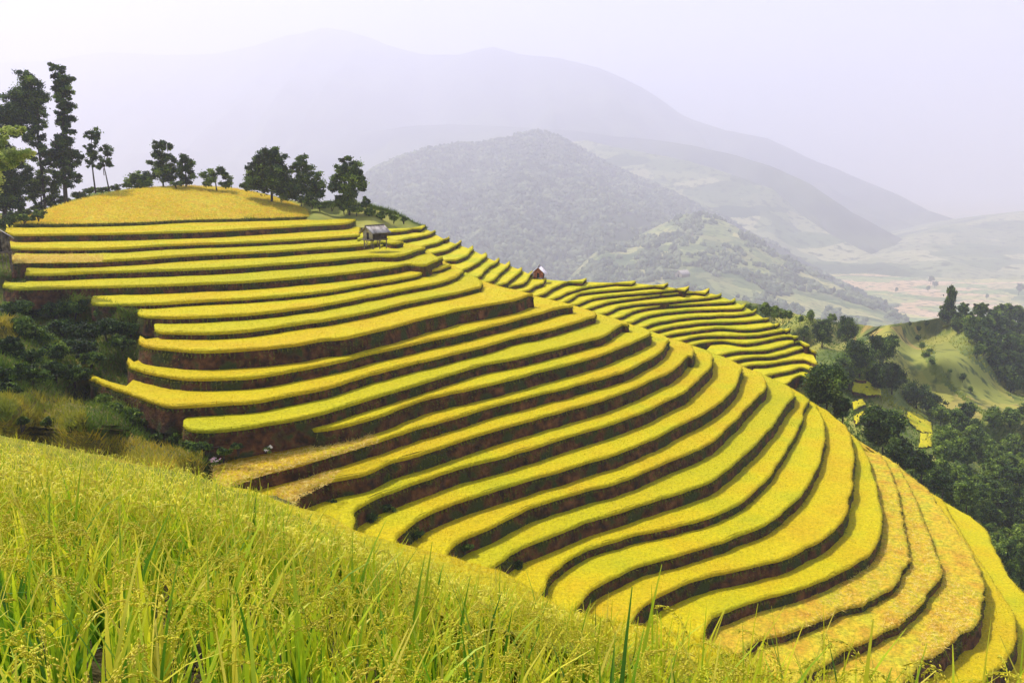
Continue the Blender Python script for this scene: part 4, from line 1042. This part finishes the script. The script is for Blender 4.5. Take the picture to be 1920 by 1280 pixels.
shrubs([(20, 405, 18, 10, .05), (45, 398, 16, 10, 0), (70, 388, 16, 10, -.05), (95, 380, 14, 10, .05), (120, 374, 14, 9, -.1), (145, 365, 14, 9, -.1), (168, 357, 13, 8, .05), (192, 355, 13, 7, -.1), (218, 352, 12, 7, -.15), (240, 348, 12, 7, .0), (0, 415, 20, 10, -.05), (270, 346, 14, 6, .0), (330, 345, 14, 5, -.05)],
       lambda u, v: 172.0, 'shrub', 'hedge of shrubs along the skyline of the domed field', 'small dark shrub in the hedge along the hilltop skyline', 'leaf', .18, 3.2)
shrubs([(600, 384, 16, 9, .02), (622, 382, 16, 10, .12), (645, 388, 16, 10, .05), (668, 392, 16, 9, .15), (692, 396, 16, 9, .15), (715, 402, 14, 9, .05), (738, 408, 12, 7, .1), (757, 411, 8, 5, -.1), (565, 375, 14, 8, -.15), (585, 380, 14, 8, -.1)],
       lambda u, v: 167.0, 'shrub', 'green bushes behind the stilt hut', 'light green bush on the bank behind the stilt hut', 'leaf', .17, 3.0)
# dark shrubs growing in the ends of the lower banks
BK = [(612, 944, 24, 9, 15, 'dark shrub at the left end of the bank above the hooked hollow'), (692, 968, 26, 11, 16, 'rounded dark green shrub filling the left end of the widest lower bank'),
      (725, 952, 20, 9, 16, 'dark green shrub right beside the rounded one in the same bank'), (778, 1000, 22, 7, 17, 'small green shrub in the third lower bank end'),
      (870, 1025, 20, 7, 18, 'small dark shrub where a lower bank meets the olive slope'), (968, 1062, 16, 13, 19, 'green shrub at the lowest tip of a curving bank')]
for (u, v, r, h_, k, lab) in BK:
    rr = rim_interp(NEAR[k]); vr = np.interp(u, rr[:, 0], rr[:, 1]); dd = at_z([(u, vr)], H[k])[0][1] - .35
    shrubs([(u, v, r, h_, -.15)], lambda a, b: dd, 'shrub', None, lab, 'leaf', .10, 4.0)

# flowering plants by the straw patch
M['pink'] = mat('pink_petals', [(.4, (.75, .35, .50)), (.6, (.9, .75, .8))], 4, 2, .6)
M['white'] = mat('white_petals', [(.4, (.8, .72, .62)), (.6, (.85, .8, .75))], 4, 2, .6)
for (u, v, r, h_, mm, lab) in [(402, 862, 12, 8, 'pink', 'small plant with pink flowers at the left tip of the straw patch'), (505, 842, 9, 7, 'white', 'leftmost small plant with pale flowers on the red bank above the straw patch'),
                               (528, 842, 8, 6, 'white', 'middle small plant with pale flowers on the red bank above the straw patch'), (558, 832, 9, 7, 'white', 'rightmost small plant with pale flowers on the red bank above the straw patch')]:
    d = ld(u, v) * .93; foot = at_d([(u, v + h_)], d)[0]
    root = empty('flowering_plant', tuple(foot)); tag(root, lab, 'plant')
    c, f, t = crown([(u, v + 1, r, h_)], d, .10, 2.5, 0, .1); link('foliage', raw(c - foot, f, 4, False, t), M['leaf'], root)
    c, f, t = crown([(u, v - 1, r * .9, h_ * .8)], d - .3, .07, .30, 0, .1); link('blossom', raw(c - foot, f, 4, False, t), M[mm], root)

# ---- right hand trees
rd = lambda u, v: float(idw(RS, np.array([(u, v)]))[0])
def blob_tree(name, label, u, v, r, h_, br, group=None, d=None, leaf=.30, dens=2.6, tuft=0):
    d = d or rd(u, v + h_) - 1.5
    bl = [(u + rng.uniform(-.5, .5) * r, v + rng.uniform(-.5, .5) * h_, r * rng.uniform(.4, .6), h_ * rng.uniform(.35, .5)) for _ in range(7)] + [(u, v, r * .75, h_ * .75)]
    return tree(name, label, 'tree', d, bl, [[(u, v + h_ * 1.15), (u + 1, v + h_ * .2), (u, v - h_ * .5)]], leaf, dens, group, bright=br, tw=1.6)
for a in [('tree', 'dark upright tree with a reddish-brown top, left of the twin trees beyond the terraces', 1541, 622, 20, 30, -.15),
          ('tree', 'pointed dark tree with brownish tip, tallest in the grove right of the terraces', 1588, 618, 20, 36, -.05),
          ('tree', 'small rounded tree beside the thin far terraces, left of the dark grove', 1507, 620, 9, 14, 0.0),
          ('tree', 'broad dark tree forming the upper right shoulder of the grove', 1655, 655, 32, 32, -.12),
          ('tree', 'dark tree in the middle of the grove under the pointed tree', 1612, 665, 30, 30, -.10),
          ('tree', 'green tree behind the big round tree at the end of the pale strip', 1592, 690, 28, 28, .05),
          ('tree', 'very dark tree on the right flank of the grove', 1672, 705, 30, 32, -.22),
          ('tree', 'dark tree above the small lit terraces inside the grove', 1640, 705, 26, 28, -.18),
          ('tree', 'dark tree stepping down the right side of the grove', 1718, 735, 30, 28, -.12),
          ('tree', 'rounded tree at the lower right of the grove', 1752, 758, 28, 22, -.08)]:
    blob_tree(*a)
blob_tree('tree', 'big round dark tree standing at the end of the pale terrace strip', 1550, 718, 46, 46, -.14, d=127, leaf=.26, dens=3.6)
blob_tree('tree', 'low dark tree tucked behind the big round tree', 1580, 762, 18, 24, -.15, d=126, leaf=.26, dens=3.2)
blob_tree('tree', 'dense dark tree in front of the small lit terraces', 1655, 800, 46, 42, -.14, d=136, leaf=.26, dens=3.6)
blob_tree('tree', 'dark tree beneath the dense one, above the terrace edge', 1690, 850, 40, 30, -.22, d=130, leaf=.26, dens=3.4)
blob_tree('tree', 'blackish round tree below the small lit terraces', 1728, 866, 24, 26, -.32, d=128, leaf=.24, dens=3.8)
blob_tree('tree', 'small dark tree close above the terrace edge, below the blackish one', 1768, 905, 24, 18, -.2, d=126, leaf=.24, dens=3.2)
blob_tree('bush_tree', 'russet and olive bushy tree among green ones near the right edge', 1812, 925, 26, 28, .28, d=138, leaf=.26, dens=2.6)
WG = 'green trees covering the right hand slope'
prot = [blob_tree('round_tree', 'green tree in the dense wood on the lower right slope', 1800, 850, 26, 25, b, WG, None, .32, 2.6) for b in (.12, .24, .0, .34)]
def kids(o): return [c for c in COL.objects if c.parent == o]
pk = [(p_, kids(p_), np.array(p_.location), rd(1800, 850 + 25)) for p_ in prot]
def put(i, u, v, s, label, group, cat='tree', dd=None):
    p_, ks, loc, dref = pk[i]; r = p_.copy(); COL.objects.link(r)
    d = dd or rd(u, v); r.location = Vector(at_d([(u, v)], d)[0]); r.rotation_euler = (0, 0, random.uniform(0, 6.28))
    k = s / 26 * d / dref; r.scale = (k, k, k * random.uniform(.85, 1.2)); r["label"] = label; r["group"] = group; r["category"] = cat
    for c_ in ks:
        q_ = c_.copy(); COL.objects.link(q_); q_.parent = r
    return r
spots = []
for v in range(800, 1260, 20):
    for u in range(1700, 1990, 24):
        uu_, vv_ = u + random.uniform(-10, 10), v + random.uniform(-9, 9)
        lim = np.interp(uu_, [1700, 1760, 1815, 1865, 1890, 1920, 2000], [905, 940, 985, 1050, 1120, 1180, 1290])
        if vv_ > lim + 25 or (uu_ < 1760 and vv_ < 880): continue
        if 1838 < uu_ and 800 < vv_ < 850 and random.random() < .75: continue
        spots.append((uu_, vv_))
for n_, (u, v) in enumerate(spots):
    if n_ < 4:
        prot[n_].location = Vector(at_d([(u, v)], rd(u, v))[0]); continue
    put(random.choice([0, 1, 1, 2, 3]), u, v, random.uniform(15, 25), 'green tree in the dense wood on the lower right slope', WG)
UG = 'dark trees on the upper right slope'
for v in range(592, 750, 14):
    for u in range(1775, 1990, 19):
        uu_, vv_ = u + random.uniform(-8, 8), v + random.uniform(-5, 5)
        if vv_ > 596 + (uu_ - 1775) * 1.05 + 8 or vv_ > 745: continue
        if vv_ < 600 and uu_ < 1800: continue
        put(random.choice([0, 2, 2]), uu_, vv_ + 8, random.uniform(12, 18), 'dark bluish-green tree in the wood on the upper right slope', UG)
put(2, 1777, 610, 12, 'slim dark tree standing tallest at the left tip of the upper right wood', None, dd=rd(1777, 610)).scale[2] *= 2.6
for (u, v, s) in [(1722, 640, 6), (1728, 655, 7), (1735, 672, 8), (1748, 684, 8), (1742, 662, 6), (1722, 622, 6), (1805, 715, 7), (1780, 700, 5), (1735, 612, 6), (1820, 735, 6), (1705, 612, 4)]:
    put(random.choice([0, 1, 2]), u, v, s, 'small shrubby tree between the open fields right of the grove', 'small trees between the open fields')
for (u, v, s) in [(1415, 590, 10), (1435, 596, 12), (1452, 598, 13), (1468, 602, 10), (1402, 582, 8), (1480, 600, 8), (1500, 606, 7), (1560, 606, 9), (1520, 600, 9), (1625, 700, 12), (1745, 790, 12)]:
    put(random.choice([0, 1, 1, 3]), u, v, s, 'small green tree just beyond the edge of the thin far terraces', 'small trees beyond the far terraces', dd=200 if u < 1510 else None)
for (u, v, s) in [(1660, 570, 4), (1680, 548, 4), (1487, 560, 7), (1478, 548, 6), (1745, 530, 7), (1752, 538, 6), (1500, 562, 6), (1740, 545, 5), (1910, 550, 8), (1640, 585, 3), (1850, 560, 4)]:
    put(random.choice([0, 2]), u, v, s, 'lone hazy tree standing among the pale valley fields', 'lone trees in the valley fields', dd=152 * BG * F / (v - V0) * .97)

# small lit terraces inside the grove
def mini(label, poly, d0=0, hh=0, step=0):
    a_ = np.asarray(poly, float); cen = a_.mean(0); out = []
    for (p_, q_) in zip(a_, np.roll(a_, -1, 0)):
        for s_ in np.linspace(0, 1, 9)[:-1]: out.append(p_ + (q_ - p_) * s_)
    out = np.array(out) + rng.normal(size=(len(out), 2)) * .8; m_ = len(out); rings = []
    for s_, lift in ((1.0, -.5), (1.0, .35), (.93, .6), (.55, .6), (.1, .6)):
        uv = cen + (out - cen) * s_; P = at_d(uv, np.array([rd(x, y) for x, y in uv]) - 2.0); P[:, 2] += lift; rings.append(P)
    V = np.concatenate(rings); V[m_ * 2:, 2] += noise(V[m_ * 2:], 1.5, 3, 2) * .15; c0 = V.mean(0)
    def rg(rs):
        f = []
        for r in rs:
            i_ = np.arange(m_); j_ = (i_ + 1) % m_; f.append(np.stack([r * m_ + i_, r * m_ + j_, (r + 1) * m_ + j_, (r + 1) * m_ + i_], 1))
        return np.concatenate(f)
    root = empty('rice_terrace', tuple(c0)); tag(root, label, 'rice terrace', 'small lit terraces inside the grove')
    link('rice_crop', raw(V - c0, rg((1, 2, 3)), 4, True), M['rice_far'], root)
    link('earth_bank', raw((V - c0)[:2 * m_], rg((0,)), 4, True), M['bank'], root)
mini('small sunlit yellow rice terrace beside the upper middle of the grove', [(1600, 712), (1625, 716), (1650, 732), (1652, 742), (1625, 742), (1598, 735)], 150, 0, 1)
mini('little yellow rice terrace wedged between two dark trees of the grove', [(1598, 758), (1618, 750), (1622, 760), (1600, 772)], 146, 0, 1)
mini('smallest yellow rice terrace wedged lowest between the dark trees', [(1600, 784), (1622, 772), (1626, 782), (1606, 798)], 144, 0, 1)
mini('round yellow rice terrace on the right flank of the grove', [(1700, 772), (1722, 778), (1745, 795), (1748, 812), (1728, 812), (1705, 795)], 146, 0, 1)
mini('bright orange-yellow rice terrace just above the blackish round tree', [(1726, 815), (1748, 814), (1747, 838), (1722, 842)], 140, 0, 1)

# ------------------------------------------------------------------ huts
M['plank'] = mat('weathered_planks', [(.35, (.10, .075, .055)), (.65, (.30, .24, .18))], 2.5, 8, .9, 0, .6, 12)
M['plank_pale'] = mat('pale_planks', [(.35, (.34, .28, .2)), (.65, (.58, .50, .38))], 3, 8, .9, 0, .4, 12)
M['redwall'] = mat('red_brown_boards', [(.35, (.42, .10, .07)), (.65, (.70, .28, .16))], 2.5, 6, .9, 0, .4, 10)
M['roof'] = mat('grey_roof_sheets', [(.35, (.20, .17, .15)), (.65, (.46, .41, .37))], 1.6, 6, .75, 0, .5, 6)
M['roof_pale'] = mat('pale_roof_sheets', [(.35, (.60, .52, .55)), (.65, (.82, .76, .80))], 1.6, 6, .75, 0, .3, 6)
M['dark'] = mat('dark_wood', [(.35, (.02, .014, .01)), (.65, (.06, .045, .03))], 2, 5, .9)
def hut(label, foot, rz, w, l, stilt, wall, rise, front, side, name='stilt_hut', over=.45, roofm='roof'):
    root = empty(name, tuple(foot), rz); tag(root, label, 'hut')
    posts = []
    for x in (-w/2 + .12, w/2 - .12):
        for y in (0.12, l/2, l - .12):
            v, f, _ = tube([[x, y, -.6], [x + .04, y, stilt + wall]], [.085, .07], 7); link('post', raw(v, f, 4, True), M['plank'], root)
    if stilt > .3:
        v, f, _ = merge([box(-w/2 - .1, w/2 + .1, -.35, l + .1, stilt - .14, stilt)] + [box(-w/2 - .16, w/2 + .16, y, y + .12, stilt - .28, stilt - .141) for y in (.1, l/2, l - .25)])
        link('floor', raw(v, f, 4), M['plank'], root)
        v, f, _ = merge([tube([[.2, -.9, -.1], [.25, -.3, stilt]], [.045, .045], 5), tube([[.6, -.9, -.1], [.65, -.3, stilt]], [.045, .045], 5)] + [tube([[.2 + .05 * k / 5, -.9 + .6 * k / 5, stilt * k / 5], [.6 + .05 * k / 5, -.9 + .6 * k / 5, stilt * k / 5]], .03, 5) for k in range(1, 5)])
        link('ladder', raw(v, f, 4), M['plank'], root)
    z0, z1 = stilt + .003, stilt + wall
    # gable wall in boards with a door opening
    bd = []
    nb = 8; bw = w / nb
    for k in range(nb):
        x0 = -w/2 + k * bw; xm = x0 + bw / 2; top = z1 + rise * (1 - abs(xm) / (w / 2)) - .08
        if nb * .3 < k < nb * .62:
            bd.append(box(x0 + .01, x0 + bw - .01, 0, .05, z0 + wall * .82, top))
        else:
            bd.append(box(x0 + .01, x0 + bw - .01, 0 + .004 * (k % 2), .05, z0, top))
    v, f, _ = merge(bd); link('front_wall', raw(v, f, 4), front, root)
    v, f, _ = box(-w/2 + w * .37, -w/2 + w * .63, .06, .10, z0, z0 + wall * .80); link('door', raw(v, f, 4), M['dark'], root)
    for x in (-w/2, w/2 - .05):
        v, f, _ = merge([box(x + (.004 if k % 2 else 0), x + .05, .06 + k * (l - .12) / 9, .05 + (k + 1) * (l - .12) / 9 - .01, z0, z1) for k in range(9)])
        link('side_wall', raw(v, f, 4), side, root)
    v, f, _ = box(-w/2 + .06, w/2 - .06, l - .06, l, z0, z1 + rise * .3); link('back_wall', raw(v, f, 4), side, root)
    # roof: two slabs with ribbed lower edge
    for sgn in (-1, 1):
        vs, fs = [], []
        ny = 15; drop = rise / (w / 2) * over
        pts = [(0, z1 + rise + .05), (sgn * (w/2 + over), z1 - drop + .05)]
        vv = []
        for y_i in range(ny + 1):
            y = -over + (l + 2 * over) * y_i / ny; rb = .03 * (y_i % 2)
            for (x, z) in pts: vv.append((x, y, z + rb + (.02 * math.sin(y_i * 1.7))))
            for (x, z) in pts: vv.append((x, y, z - .07))
        for y_i in range(ny):
            a_ = y_i * 4; b_ = a_ + 4
            fs += [(a_, a_ + 1, b_ + 1, b_), (a_ + 2, b_ + 2, b_ + 3, a_ + 3), (a_ + 1, a_ + 3, b_ + 3, b_ + 1), (a_, b_, b_ + 2, a_ + 2)]
        fs += [(0, 2, 3, 1), (ny * 4, ny * 4 + 1, ny * 4 + 3, ny * 4 + 2)]
        link('roof', raw(np.array(vv, float), np.array(fs), 4), M[roofm], root)
    v, f, _ = tube([[0, -over - .05, z1 + rise + .1], [0, l + over + .05, z1 + rise + .1]], .07, 6); link('ridge_pole', raw(v, f, 4), M['plank'], root)
    return root
hut('small wooden stilt hut with a grey sheet roof where the upper terraces end', at_d([(690, 460)], 126)[0], math.radians(-40), 2.3, 3.0, .95, 1.25, .80, M['plank_pale'], M['dark'])
hut('small reddish wooden hut on the narrow crest between the short and the thin far terraces', at_d([(1009, 524)], 152)[0], math.radians(-8), 1.9, 2.4, .25, 1.2, .95, M['redwall'], M['dark'], 'field_hut', .6, 'roof_pale')
hut('dark wooden hut cut off by the left edge of the photo beside the upper terraces', at_d([(2, 502)], 100)[0], math.radians(35), 2.6, 3.0, 2.0, 1.9, 1.0, M['plank'], M['dark'])
hut('hazy farmhouse with a pale orange roof on the hill foot beyond the far terraces', at_d([(1272, 520)], 1800)[0], math.radians(-50), 20, 28, .2, 8, 7.5, M['plank_pale'], M['plank'], 'farmhouse', 1.6)

# ------------------------------------------------------------------ air
v, f, _ = box(-12500, 12500, -420, 16500, -460, 2300)
hz = link('haze', raw(v, f, 4), None); hz["kind"] = 'stuff'
hm = bpy.data.materials.new('haze_air'); hm.use_nodes = True; hn = hm.node_tree.nodes
hn.remove(hn["Principled BSDF"]); pvn = hn.new("ShaderNodeVolumePrincipled")
pvn.inputs["Color"].default_value = (.87, .855, .985, 1); pvn.inputs["Density"].default_value = 2.8e-4; pvn.inputs["Anisotropy"].default_value = .2
hm.node_tree.links.new(pvn.outputs[0], hn["Material Output"].inputs["Volume"])
hz.data.materials.append(hm)
